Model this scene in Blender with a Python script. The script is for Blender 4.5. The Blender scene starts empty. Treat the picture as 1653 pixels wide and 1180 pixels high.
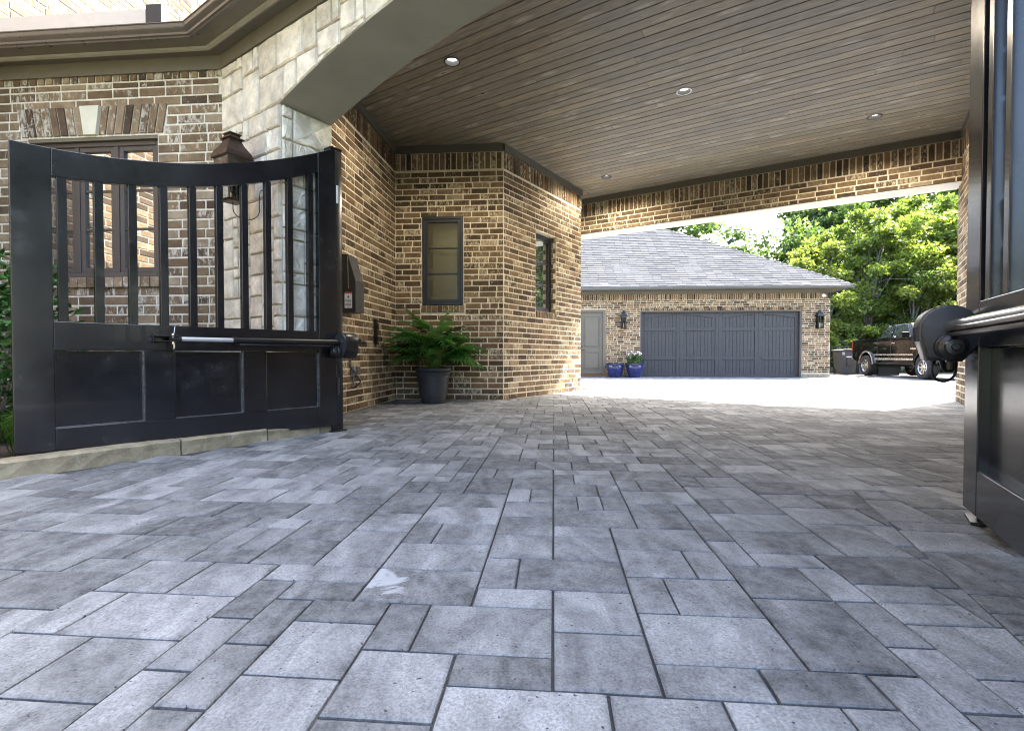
import bpy, bmesh, math, random
import numpy as np
from mathutils import Matrix, Vector
R = math.radians
rng = random.Random(7)
sc = bpy.context.scene
col = sc.collection

# ------------------------------------------------------------------ camera, sky, sun, exposure
H = .62
cam = bpy.data.cameras.new('camera'); co = bpy.data.objects.new('camera', cam); col.objects.link(co)
cam.sensor_fit = 'HORIZONTAL'; cam.sensor_width = 36; cam.lens = 36*820/1653
cam.clip_start = .02; cam.clip_end = 2000
PITCH = math.atan(16/820)
co.location = (0, 0, H); co.rotation_euler = (math.pi/2-PITCH, 0, 0)
sc.camera = co
SUN_AZ, SUN_EL = R(57.2), R(49.5)          # azimuth from +Y towards +X
w = bpy.data.worlds.new('World'); sc.world = w; w.use_nodes = True
nt = w.node_tree; sky = nt.nodes.new('ShaderNodeTexSky'); sky.sky_type = 'NISHITA'; sky.sun_disc = False
sky.sun_elevation = SUN_EL; sky.sun_rotation = SUN_AZ; sky.dust_density = 5.0; sky.air_density = 1.0; sky.ozone_density = 1.0
bg = nt.nodes['Background']; bg.inputs[1].default_value = .15
nt.links.new(sky.outputs[0], bg.inputs[0])
sl = bpy.data.lights.new('sun', 'SUN'); so = bpy.data.objects.new('sun', sl); col.objects.link(so)
sl.energy = 3.1; sl.angle = R(.5); sl.color = (1, .95, .87)
sd = Vector((math.sin(SUN_AZ)*math.cos(SUN_EL), math.cos(SUN_AZ)*math.cos(SUN_EL), math.sin(SUN_EL)))
so.rotation_euler = sd.to_track_quat('Z', 'Y').to_euler(); so.location = (20, 15, 30)
sc.view_settings.view_transform = 'Standard'; sc.view_settings.look = 'None'
sc.view_settings.exposure = 3.6; sc.view_settings.gamma = 1
sc.render.engine = 'CYCLES'
sc.cycles.max_bounces = 12; sc.cycles.diffuse_bounces = 8; sc.cycles.glossy_bounces = 4
sc.cycles.use_denoising = True; sc.cycles.filter_width = 1.1
sc.cycles.sample_clamp_indirect = 10

# ------------------------------------------------------------------ material helpers
class NT:
    def __init__(s, name):
        s.m = bpy.data.materials.new(name); s.m.use_nodes = True; s.t = s.m.node_tree; s.t.nodes.clear()
        s.out = s.n('ShaderNodeOutputMaterial'); s.p = s.n('ShaderNodeBsdfPrincipled'); s.l(s.p.outputs[0], s.out.inputs[0])
    def n(s, k, **kw):
        x = s.t.nodes.new(k)
        for a, b in kw.items(): setattr(x, a, b)
        return x
    def l(s, a, b): s.t.links.new(a, b)
    def put(s, v, i):
        if isinstance(v, (int, float)): i.default_value = v
        elif isinstance(v, tuple): i.default_value = v if len(v) == len(i.default_value) else v+(1,)
        else: s.l(v, i)
    def math(s, op, a, b=0., clamp=False):
        x = s.n('ShaderNodeMath', operation=op, use_clamp=clamp); s.put(a, x.inputs[0]); s.put(b, x.inputs[1]); return x.outputs[0]
    def vmath(s, op, a, b):
        x = s.n('ShaderNodeVectorMath', operation=op); s.put(a, x.inputs[0]); s.put(b, x.inputs[1]); return x.outputs[0]
    def noise(s, vec, scale, detail=3, rough=.55, dist=0.):
        x = s.n('ShaderNodeTexNoise'); x.inputs['Scale'].default_value = scale; x.inputs['Detail'].default_value = detail
        x.inputs['Roughness'].default_value = rough; x.inputs['Distortion'].default_value = dist
        if vec is not None: s.l(vec, x.inputs['Vector'])
        return x.outputs['Fac']
    def ramp(s, f, stops, interp='LINEAR'):
        x = s.n('ShaderNodeValToRGB'); x.color_ramp.interpolation = interp; e = x.color_ramp.elements
        while len(e) < len(stops): e.new(.5)
        for a, (p, c) in zip(e, stops):
            a.position = p; a.color = (c, c, c, 1) if isinstance(c, (int, float)) else c+(1,)
        s.put(f, x.inputs[0]); return x.outputs[0]
    def mix(s, f, a, b, mode='MIX'):
        x = s.n('ShaderNodeMix', data_type='RGBA', blend_type=mode); s.put(f, x.inputs[0]); s.put(a, x.inputs[6]); s.put(b, x.inputs[7]); return x.outputs[2]
    def remap(s, v, a, b, c=0., d=1.):
        x = s.n('ShaderNodeMapRange'); s.put(v, x.inputs[0]); s.put(a, x.inputs[1]); s.put(b, x.inputs[2]); s.put(c, x.inputs[3]); s.put(d, x.inputs[4]); return x.outputs[0]
    def bump(s, h, strength=.3, dist=.01):
        x = s.n('ShaderNodeBump'); x.inputs['Strength'].default_value = strength; x.inputs['Distance'].default_value = dist
        s.l(h, x.inputs['Height']); s.l(x.outputs[0], s.p.inputs['Normal'])
    def rnd(s):
        a = s.n('ShaderNodeAttribute', attribute_name='rnd').outputs['Fac']; o = s.n('ShaderNodeObjectInfo').outputs['Random']
        return s.math('FRACT', s.math('ADD', a, o))
    def pos(s): return s.n('ShaderNodeNewGeometry').outputs['Position']
    def obj(s): return s.n('ShaderNodeTexCoord').outputs['Object']
    def offs(s, v, r, k=37.):
        c = s.n('ShaderNodeCombineXYZ'); s.put(s.math('MULTIPLY', r, k), c.inputs[0]); s.put(s.math('MULTIPLY', r, k*1.7), c.inputs[1]); s.put(s.math('MULTIPLY', r, k*.6), c.inputs[2])
        return s.vmath('ADD', v, c.outputs[0])
    def scale(s, v, xyz):
        x = s.n('ShaderNodeMapping'); x.inputs['Scale'].default_value = xyz; s.l(v, x.inputs[0]); return x.outputs[0]
    def fin(s, color, rough=.7, metal=0., spec=.5, coat=0.):
        s.put(color, s.p.inputs['Base Color']); s.put(rough, s.p.inputs['Roughness']); s.put(metal, s.p.inputs['Metallic'])
        s.put(spec, s.p.inputs['Specular IOR Level']); s.put(coat, s.p.inputs['Coat Weight']); return s.m

def plain(name, c, rough=.6, metal=0., var=.12, sc_=6, bump=.08, bscale=80, spec=.5, coat=0.):
    t = NT(name); v = t.pos(); n = t.noise(v, sc_, 4)
    c2 = tuple(x*(1-var) for x in c); c3 = tuple(min(1, x*(1+var)) for x in c)
    k = t.ramp(n, [(.3, c2), (.7, c3)])
    if bump: t.bump(t.noise(v, bscale, 3), bump, .004)
    return t.fin(k, t.remap(t.noise(v, sc_*2.3, 3), .3, .7, max(.02, rough-.06), rough+.06), metal, spec, coat)

def brick_mat(name, cols, lime, limecol=(.56, .52, .44), sm=14.):
    t = NT(name); r = t.rnd(); v = t.offs(t.pos(), r)
    n1 = t.noise(v, 9, 5, .6); n2 = t.noise(v, 60, 4, .6)
    base = t.ramp(r, cols)
    base = t.mix(t.remap(n1, .35, .7), t.mix(1., base, (.62, .6, .6), 'MULTIPLY'), base)
    base = t.mix(t.remap(n2, .3, .7, 0, .45), base, t.mix(1., base, (1.45, 1.4, 1.35), 'MULTIPLY'))
    r2 = t.math('FRACT', t.math('MULTIPLY', r, 17.31)); 
    sv = t.scale(v, (1.5, 1.5, .75)); big = t.noise(sv, sm, 5, .7, .7)
    th = t.remap(r2, 0, 1, lime+.16, lime-.06)
    m = t.math('MULTIPLY', t.remap(t.math('SUBTRACT', big, th), -.02, .075), .68)
    base = t.mix(m, base, t.mix(t.noise(v, 30, 3), limecol, tuple(x*.68 for x in limecol)))
    t.bump(t.math('ADD', t.noise(v, 45, 5, .7), t.math('MULTIPLY', m, .5)), .55, .006)
    return t.fin(base, .92, 0, .12)

def mortar_mat(name, c):
    t = NT(name); v = t.pos(); n = t.noise(v, 25, 5, .65)
    t.bump(t.noise(v, 110, 4, .7), .6, .006)
    return t.fin(t.ramp(n, [(.3, tuple(x*.72 for x in c)), (.7, tuple(min(1, x*1.12) for x in c))]), .95, 0, .2)

def paver_mat(name, stain=False):
    t = NT(name); r = t.rnd(); v = t.offs(t.pos(), r)
    r2 = t.math('FRACT', t.math('MULTIPLY', r, 13.7))
    ang = t.n('ShaderNodeMapping'); ang.inputs['Rotation'].default_value = (0, 0, .7); ang.inputs['Scale'].default_value = (1, .45, 1); t.l(v, ang.inputs[0])
    big = t.noise(ang.outputs[0], 5.5, 5, .62, 1.0)
    f = t.math('ADD', t.math('MULTIPLY', t.math('SUBTRACT', big, .5), 2.6), t.remap(r2, 0, 1, .17, .86), True)
    fine = t.noise(v, 160, 3, .75)
    c = t.ramp(f, [(0, (.068, .071, .074)), (.35, (.11, .115, .119)), (.7, (.17, .178, .184)), (1, (.24, .25, .257))])
    c = t.mix(t.remap(fine, .36, .64, 0, 1), t.mix(1., c, (.66, .66, .67), 'MULTIPLY'), t.mix(1., c, (1.25, 1.25, 1.24), 'MULTIPLY'))
    mid = t.noise(v, 28, 4, .6); c = t.mix(t.remap(mid, .4, .75, 0, .35), c, (.28, .295, .305))
    pit = t.remap(t.noise(t.pos(), 75, 2, .5), .27, .31); c = t.mix(pit, (.04, .042, .05), c)
    dirt = t.remap(t.noise(t.pos(), .9, 4, .6), .35, .7, .82, 1.08); c = t.mix(1., c, dirt, 'MULTIPLY')
    if stain:
        sm_ = t.remap(t.noise(t.obj(), 7, 5, .6, 1.2), .50, .55); side = t.remap(t.n('ShaderNodeSeparateXYZ').outputs[0], 0, 1)
        sx = t.n('ShaderNodeSeparateXYZ'); t.l(t.obj(), sx.inputs[0])
        side = t.remap(sx.outputs[0], -.012, -.06); c = t.mix(t.math('MULTIPLY', t.math('MULTIPLY', sm_, side, True), .5), c, (.38, .41, .43))
    t.bump(t.math('ADD', t.math('MULTIPLY', fine, .5), t.math('ADD', mid, t.math('MULTIPLY', pit, .5))), .5, .004)
    return t.fin(c, t.remap(mid, .3, .7, .85, .97), 0, .2)

def wood_mat():
    t = NT('stained_pine'); r = t.rnd(); o = t.obj(); v = t.offs(o, r, 9.)
    st = t.scale(v, (1.6, 22, 22)); g = t.noise(st, 2.2, 6, .62, 1.4); g2 = t.noise(t.scale(v, (3, 60, 60)), 3, 4, .6)
    pt = t.noise(t.scale(v, (1., 3, 3)), 1.5, 4, .6)
    r2 = t.math('FRACT', t.math('MULTIPLY', r, 11.3))
    a = t.ramp(g, [(.28, (.095, .086, .07)), (.5, (.185, .168, .134)), (.75, (.285, .265, .215))])
    b = t.ramp(g, [(.28, (.135, .108, .066)), (.5, (.23, .19, .12)), (.75, (.33, .28, .19))])
    c = t.mix(t.math('ADD', t.remap(pt, .42, .62, 0, .6), t.remap(r2, 0, 1, -.2, .3), True), a, b)
    c = t.mix(1., c, t.remap(r, 0, 1, .84, 1.14), 'MULTIPLY')
    c = t.mix(t.remap(g2, .4, .7, 0, .35), c, (.045, .04, .036))
    vo = t.n('ShaderNodeTexVoronoi'); vo.inputs['Scale'].default_value = 1; t.l(t.scale(v, (2.1, 7.5, 7.5)), vo.inputs['Vector'])
    k = t.remap(vo.outputs['Distance'], .03, .1); kk = t.remap(vo.outputs['Distance'], .1, .28)
    c = t.mix(kk, t.mix(.55, c, (.4, .38, .33)), c); c = t.mix(k, (.035, .028, .022), c)
    t.bump(g2, .25, .003)
    return t.fin(c, .5, 0, .4)

def leaf_mat(name, c, tr=.35, rough=.45):
    t = NT(name); r = t.rnd(); v = t.pos(); n = t.noise(v, .9, 3)
    lo = tuple(x*.6 for x in c); hi = (c[0]*1.7, c[1]*1.45, c[2]*1.1)
    k = t.ramp(t.math('ADD', t.math('MULTIPLY', n, .5), t.math('MULTIPLY', r, .5)), [(.25, lo), (.5, c), (.78, hi)])
    t.fin(k, rough, 0, .18)
    td = t.n('ShaderNodeBsdfTranslucent'); t.l(t.mix(1., k, (1.7, 1.9, .9), 'MULTIPLY'), td.inputs[0])
    mx = t.n('ShaderNodeMixShader'); mx.inputs[0].default_value = tr
    t.l(t.p.outputs[0], mx.inputs[1]); t.l(td.outputs[0], mx.inputs[2]); t.l(mx.outputs[0], t.out.inputs[0])
    return t.m

def glass_mat(name, refl=.4, tint=(.02, .024, .026), rcol=(.9, .92, .92), wob=.0):
    t = NT(name); t.fin(tint, .3)
    g = t.n('ShaderNodeBsdfGlossy'); g.inputs['Roughness'].default_value = .015; g.inputs['Color'].default_value = rcol+(1,)
    if wob:
        b = t.n('ShaderNodeBump'); b.inputs['Strength'].default_value = wob; b.inputs['Distance'].default_value = .01
        t.l(t.noise(t.pos(), 2.5, 1), b.inputs['Height']); t.l(b.outputs[0], g.inputs['Normal'])
    mx = t.n('ShaderNodeMixShader'); mx.inputs[0].default_value = refl
    t.l(t.p.outputs[0], mx.inputs[1]); t.l(g.outputs[0], mx.inputs[2]); t.l(mx.outputs[0], t.out.inputs[0]); return t.m

def clear_glass():
    t = NT('clear_glass'); t.t.nodes.remove(t.p)
    tr = t.n('ShaderNodeBsdfTransparent'); tr.inputs[0].default_value = (.9, .93, .93, 1)
    g = t.n('ShaderNodeBsdfGlossy'); g.inputs['Roughness'].default_value = .03
    f = t.n('ShaderNodeFresnel'); f.inputs[0].default_value = 1.7
    mx = t.n('ShaderNodeMixShader'); t.l(f.outputs[0], mx.inputs[0]); t.l(tr.outputs[0], mx.inputs[1]); t.l(g.outputs[0], mx.inputs[2]); t.l(mx.outputs[0], t.out.inputs[0]); return t.m

def gate_paint():
    t = NT('black_gate_paint'); v = t.pos()
    n = t.noise(v, 3, 4, .6); f = t.noise(v, 140, 3, .7)
    c = t.ramp(n, [(.3, (.005, .0055, .007)), (.75, (.011, .012, .015))])
    dust = t.remap(t.math('MULTIPLY', t.noise(v, 9, 5, .7, 1.), t.noise(v, 2.1, 3)), .3, .5, 0, .25)
    c = t.mix(dust, c, (.09, .095, .1))
    sp = t.remap(t.noise(v, 190, 2, .6), .73, .77); c = t.mix(t.math('MULTIPLY', sp, .6), c, (.3, .31, .32))
    t.bump(t.math('ADD', f, t.math('MULTIPLY', n, 2.)), .04, .002)
    return t.fin(c, t.remap(n, .3, .7, .16, .26), 0, .6, .12)

BR = [(0, (.06, .045, .034)), (.25, (.105, .075, .049)), (.55, (.155, .108, .067)), (.85, (.2, .142, .086)), (.96, (.25, .19, .12)), (1, (.33, .28, .2))]
BR1 = [(0, (.085, .06, .044)), (.2, (.16, .112, .07)), (.55, (.225, .162, .1)), (.85, (.27, .2, .128)), (1, (.33, .27, .19))]
M = {}
M['brick1'] = brick_mat('brick_lime_washed', BR1, .54, (.66, .62, .53), 18.)
M['brick'] = brick_mat('brick_brown', BR, .535, (.66, .58, .43), 22.)
M['brickg'] = brick_mat('brick_tumbled', [(0, (.04, .026, .018)), (.35, (.1, .06, .034)), (.7, (.19, .115, .058)), (1, (.28, .19, .11))], .54, (.66, .53, .35), 22.)
M['mortar1'] = mortar_mat('mortar_pale', (.68, .625, .52))
M['mortar'] = mortar_mat('mortar_tan', (.74, .665, .52))
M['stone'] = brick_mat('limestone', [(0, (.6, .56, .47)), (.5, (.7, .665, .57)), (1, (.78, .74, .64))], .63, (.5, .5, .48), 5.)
M['mortarg'] = mortar_mat('mortar_garage', (.62, .53, .38)); M['mortarw'] = mortar_mat('mortar_wing', (.36, .33, .28)); M['brickw'] = brick_mat('brick_wing', BR, .56, (.36, .33, .28), 18.)
M['smortar'] = mortar_mat('stone_mortar', (.5, .45, .35))
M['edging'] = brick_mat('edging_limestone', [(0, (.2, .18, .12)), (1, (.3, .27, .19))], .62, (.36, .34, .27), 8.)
M['key'] = plain('keystone_limestone', (.6, .57, .46), .8, var=.08, sc_=10, bump=.3)
M['trim'] = plain('taupe_trim', (.125, .112, .085), .55, var=.06)
M['trimdark'] = plain('dark_taupe_trim', (.085, .08, .068), .5, var=.08)
M['soffit'] = plain('taupe_stucco', (.25, .235, .195), .9, var=.1, sc_=3.5, bump=.5, bscale=120)
M['gutter'] = plain('bronze_gutter', (.1, .092, .082), .32, .35, var=.05, bump=.02, spec=.6)
M['drip'] = plain('pale_metal_flashing', (.5, .5, .5), .4, .5, var=.05, bump=.03)
M['white'] = plain('white_soffit', (.62, .6, .55), .7, var=.04)
M['frame'] = plain('window_frame_bronze', (.058, .049, .046), .45, var=.06, bump=.03)
M['framedark'] = plain('window_frame_dark', (.014, .017, .024), .4, var=.06, bump=.03)
M['glass'] = glass_mat('window_glass_reflecting', .55, (.02, .024, .026), (.8, .82, .8), .02)
M['glass4'] = glass_mat('window_glass_olive', .17, (.012, .014, .008), (.75, .8, .62), .02)
M['glassg'] = glass_mat('vehicle_glass', .3, (.02, .022, .024), (.9, .95, 1.))
M['clear'] = clear_glass()
M['wood'] = wood_mat()
M['gap'] = plain('dark_gap', (.01, .009, .008), .9, bump=0)
M['paver'] = paver_mat('grey_paver'); M['paverstain'] = paver_mat('stained_paver', True)
M['joint'] = plain('joint_sand', (.045, .045, .048), .95, sc_=30, var=.3)
M['gate'] = gate_paint()
M['iron'] = plain('black_iron', (.012, .012, .013), .38, .2, bump=.05)
M['plastic'] = plain('black_plastic', (.008, .008, .009), .36, 0, bump=.03, bscale=220)
M['plastic2'] = plain('textured_black_plastic', (.016, .016, .018), .5, 0, bump=.15, bscale=300)
M['rubber'] = plain('rubber', (.022, .021, .02), .85, 0, bump=.2)
M['chrome'] = plain('polished_steel', (.62, .6, .58), .16, 1., var=.04, bump=0)
M['copper'] = plain('aged_copper', (.075, .052, .042), .42, .75, var=.3, sc_=16, bump=.06)
M['wdoor'] = plain('grey_stained_door', (.046, .044, .044), .7, 0, var=.12, sc_=14, bump=.1)
M['tdoor'] = plain('taupe_door', (.125, .11, .082), .5, 0, var=.05)
M['pot'] = plain('charcoal_pot', (.03, .033, .04), .5, 0, var=.08, bump=.05)
M['blue'] = plain('blue_glaze', (.02, .025, .11), .14, 0, var=.25, sc_=12, bump=.02, coat=.5)
M['soil'] = plain('soil', (.035, .026, .018), .95, bump=.6, bscale=50)
M['mulch'] = plain('mulch', (.05, .034, .022), .95, sc_=40, var=.5, bump=.9, bscale=70)
M['grass'] = leaf_mat('grass_blade', (.06, .12, .025), .3)
M['lawn'] = plain('lawn', (.055, .09, .025), .95, sc_=3, var=.35, bump=.8, bscale=30)
M['leafA'] = leaf_mat('leaf_bright', (.12, .165, .045), .42)
M['leafB'] = leaf_mat('leaf_deep', (.075, .118, .048), .36)
M['leafC'] = leaf_mat('leaf_yellowish', (.135, .165, .045), .42)
M['leafD'] = leaf_mat('leaf_philodendron', (.035, .105, .025), .25, .3)
M['leafS'] = leaf_mat('leaf_shrub', (.025, .075, .018), .2, .3)
M['stem'] = leaf_mat('green_stem', (.1, .17, .035), .15)
M['bark'] = plain('bark', (.16, .14, .12), .9, sc_=9, var=.35, bump=.8, bscale=30)
M['flower'] = plain('white_petal', (.8, .8, .78), .6, bump=0)
M['shingle'] = None
t_ = NT('slate_grey_shingle'); r_ = t_.rnd(); v_ = t_.offs(t_.pos(), r_)
c_ = t_.ramp(r_, [(0, (.07, .073, .077)), (.4, (.082, .085, .089)), (.75, (.09, .093, .097)), (1, (.1, .103, .107))]); c_ = t_.mix(t_.remap(t_.noise(v_, 60, 4, .7), .3, .7), t_.mix(1., c_, (.7, .7, .7), 'MULTIPLY'), c_)
t_.bump(t_.noise(v_, 150, 2), .4, .004); M['shingle'] = t_.fin(c_, 1., 0, 0.)
M['carpaint'] = plain('black_car_paint', (.006, .006, .007), .07, 0, var=.05, bump=0, spec=.12, coat=0.)
M['carsilver'] = plain('silver_trim', (.45, .45, .44), .25, .8, bump=0)
M['redlens'] = plain('red_lens', (.22, .02, .015), .15, 0, bump=0)
M['label'] = plain('white_label', (.7, .7, .7), .45, 0, var=.02, bump=0)
M['red'] = plain('red_print', (.5, .03, .02), .5, 0, bump=0)
M['ink'] = plain('black_print', (.04, .04, .04), .6, 0, bump=0)
M['greymetal'] = plain('grey_box', (.17, .17, .19), .45, .2)
M['asphalt'] = plain('dark_gravel', (.07, .068, .064), .95, sc_=20, var=.3, bump=.6)
M['bulbon'] = NT('lit_lens'); 
em = M['bulbon']; em.fin((.8, .8, .8), .4); em.p.inputs['Emission Color'].default_value = (1, .96, .9, 1); em.p.inputs['Emission Strength'].default_value = .55; M['bulbon'] = em.m

# ------------------------------------------------------------------ object helpers
def tag(o, label=None, cat=None, group=None, kind=None):
    if label: o['label'] = label
    if cat: o['category'] = cat
    if group: o['group'] = group
    if kind: o['kind'] = kind
    return o
def empty(name, loc=(0, 0, 0), rz=0., label=None, cat=None, group=None, parent=None):
    o = bpy.data.objects.new(name, None); o.empty_display_size = .2; col.objects.link(o)
    o.location = loc; o.rotation_euler = (0, 0, rz)
    if parent: o.parent = parent
    return tag(o, label, cat, group)
def link(name, me, mat=None, parent=None, loc=(0, 0, 0), rot=(0, 0, 0)):
    o = bpy.data.objects.new(name, me); col.objects.link(o); o.location = loc; o.rotation_euler = rot
    if mat and not me.materials: me.materials.append(mat)
    if parent: o.parent = parent
    return o
def copy_tree(o, parent=None):
    c = o.copy(); col.objects.link(c); c.parent = parent
    for ch in list(o.children): copy_tree(ch, c)
    return c

class MB:
    def __init__(s): s.v = []; s.f = []; s.r = []
    def add(s, vs, fs, rnd=0.):
        b = len(s.v); s.v += [tuple(x) for x in vs]; s.f += [tuple(i+b for i in f) for f in fs]; s.r += [rnd]*len(fs); return s
    def box(s, x0, x1, y0, y1, z0, z1, M_=None, rnd=0.):
        vs = [(x0, y0, z0), (x1, y0, z0), (x1, y1, z0), (x0, y1, z0), (x0, y0, z1), (x1, y0, z1), (x1, y1, z1), (x0, y1, z1)]
        if M_ is not None: vs = [M_ @ Vector(v) for v in vs]
        return s.add(vs, [(0, 3, 2, 1), (4, 5, 6, 7), (0, 1, 5, 4), (1, 2, 6, 5), (2, 3, 7, 6), (3, 0, 4, 7)], rnd)
    def prism(s, poly, axis, a, b):
        # extrude a 2D polygon along an axis ('x','y','z') between a and b
        def P(p, q): return {'x': (q, p[0], p[1]), 'y': (p[0], q, p[1]), 'z': (p[0], p[1], q)}[axis]
        n = len(poly); vs = [P(p, a) for p in poly]+[P(p, b) for p in poly]
        fs = [tuple(range(n))[::-1], tuple(range(n, 2*n))]+[(i, (i+1) % n, n+(i+1) % n, n+i) for i in range(n)]
        return s.add(vs, fs)
    def lathe(s, prof, n=32, c=(0, 0, 0), M_=None, ang0=0.):
        vs = []; fs = []; k = len(prof)
        for i in range(n):
            a = 2*math.pi*i/n+ang0
            for r, z in prof: vs.append(Vector((c[0]+r*math.cos(a), c[1]+r*math.sin(a), c[2]+z)))
        for i in range(n):
            j = (i+1) % n
            for q in range(k-1): fs.append((i*k+q, j*k+q, j*k+q+1, i*k+q+1))
        if M_ is not None: vs = [M_ @ v for v in vs]
        return s.add(vs, fs)
    def tube(s, pts, rad, n=10, caps=True):
        pts = [Vector(p) for p in pts]; rads = rad if isinstance(rad, (list, tuple)) else [rad]*len(pts)
        vs = []; fs = []; up = None
        for i, p in enumerate(pts):
            d = (pts[min(i+1, len(pts)-1)]-pts[max(i-1, 0)]).normalized()
            if up is None: up = Vector((0, 0, 1)) if abs(d.z) < .9 else Vector((1, 0, 0))
            a = d.cross(up).normalized(); up = a.cross(d).normalized()
            for k in range(n):
                t = 2*math.pi*k/n; vs.append(p+(a*math.cos(t)+up*math.sin(t))*rads[i])
        for i in range(len(pts)-1):
            for k in range(n): fs.append((i*n+k, i*n+(k+1) % n, (i+1)*n+(k+1) % n, (i+1)*n+k))
        if caps: fs.append(tuple(range(n))[::-1]); fs.append(tuple((len(pts)-1)*n+k for k in range(n)))
        return s.add(vs, fs)
    def build(s, name, mat, parent=None, bevel=0., seg=2, smooth=False, loc=(0, 0, 0), rot=(0, 0, 0), kind=None, fix=True):
        me = bpy.data.meshes.new(name); me.from_pydata(s.v, [], s.f); me.materials.append(mat)
        if any(s.r):
            a = me.attributes.new('rnd', 'FLOAT', 'FACE'); a.data.foreach_set('value', s.r)
        if bevel or fix:
            bm = bmesh.new(); bm.from_mesh(me)
            if fix: bmesh.ops.recalc_face_normals(bm, faces=bm.faces)
            if bevel:
                es = [e for e in bm.edges if len(e.link_faces) == 2 and e.calc_face_angle(0) > .5]
                bmesh.ops.bevel(bm, geom=es, offset=bevel, segments=seg, affect='EDGES', profile=.5, clamp_overlap=True)
            bm.to_mesh(me); bm.free()
        if smooth:
            me.polygons.foreach_set('use_smooth', [True]*len(me.polygons))
            try: me.set_sharp_from_angle(angle=R(24))
            except Exception: pass
        o = link(name, me, None, parent, loc, rot)
        if kind: o['kind'] = kind
        return o

def angle_of(D): return math.atan2(D[1], D[0])
def frame_matrix(P, D, z=0.): return Matrix.Translation((P[0], P[1], z)) @ Matrix.Rotation(angle_of(D), 4, 'Z')
camM = Matrix.Translation((0, 0, H)) @ Matrix.Rotation(math.pi/2-PITCH, 4, 'X'); camI = camM.inverted()
def view(p):
    q = camI @ Vector(p)
    if q.z > -.05: return None
    return (q.x/-q.z*820/826.5, q.y/-q.z*820/590, -q.z)
def shows(p, m=1.03):
    q = view(p); return q is not None and abs(q[0]) < m and abs(q[1]) < m

# pieces: list of (local matrix, w, h, depth) boxes facing local -Y; the ones that show largest become objects, the rest one mesh
_tmpl = {}
def piece_mesh(name, w_, h_, d_, mat, chip=.002, var=0):
    k = (name, round(w_/.004), round(h_/.004), round(d_, 3), mat.name, var)
    if k in _tmpl: return _tmpl[k]
    me = bpy.data.meshes.new(name); vs, fs = piece_geo(w_, h_, d_, chip, random.Random(hash(k[1:4])+var))
    me.from_pydata(vs, [], fs); me.materials.append(mat); _tmpl[k] = me; return me
def piece_geo(w_, h_, d_, chip, rg):
    j = lambda: rg.uniform(-.0012, .0012)
    a, b = w_/2, h_/2
    vs = [(-a, 0, -b), (a, 0, -b), (a, 0, b), (-a, 0, b), (-a, -d_+chip, -b), (a, -d_+chip, -b), (a, -d_+chip, b), (-a, -d_+chip, b),
          (-a+chip+j(), -d_, -b+chip+j()), (a-chip+j(), -d_, -b+chip+j()), (a-chip+j(), -d_, b-chip+j()), (-a+chip+j(), -d_, b-chip+j())]
    fs = [(0, 1, 5, 4), (1, 2, 6, 5), (2, 3, 7, 6), (3, 0, 4, 7), (4, 5, 9, 8), (5, 6, 10, 9), (6, 7, 11, 10), (7, 4, 8, 11), (8, 9, 10, 11)]
    return vs, fs
def lay(specs, name, parent, PM, mat, N, chip=.002, vis=None):
    """specs: (Matrix local, w, h, d). Returns how many became objects."""
    sc_ = []
    for i, (m, a, b, d) in enumerate(specs):
        p = PM @ m.translation; q = view(p)
        s_ = -1
        if q is not None and abs(q[0]) < 1.05 and abs(q[1]) < 1.05 and (vis is None or vis(q[0], q[1], p)): s_ = max(a, b)/q[2]
        sc_.append((s_, i))
    sc_.sort(reverse=True); top = {i for s_, i in sc_[:N] if s_ > 0}
    rest = MB()
    for i, (m, a, b, d) in enumerate(specs):
        if i in top:
            o = bpy.data.objects.new(name, piece_mesh(name, a, b, d, mat, chip, rng.randrange(3))); col.objects.link(o)
            o.parent = parent; o.matrix_local = m
        else:
            vs, fs = piece_geo(a, b, d, chip, rng); rest.add([m @ Vector(v) for v in vs], fs, rng.random()*.999+.0005)
    if rest.v: rest.build(name, mat, parent, kind='stuff', fix=False)
    return len(top)

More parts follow.
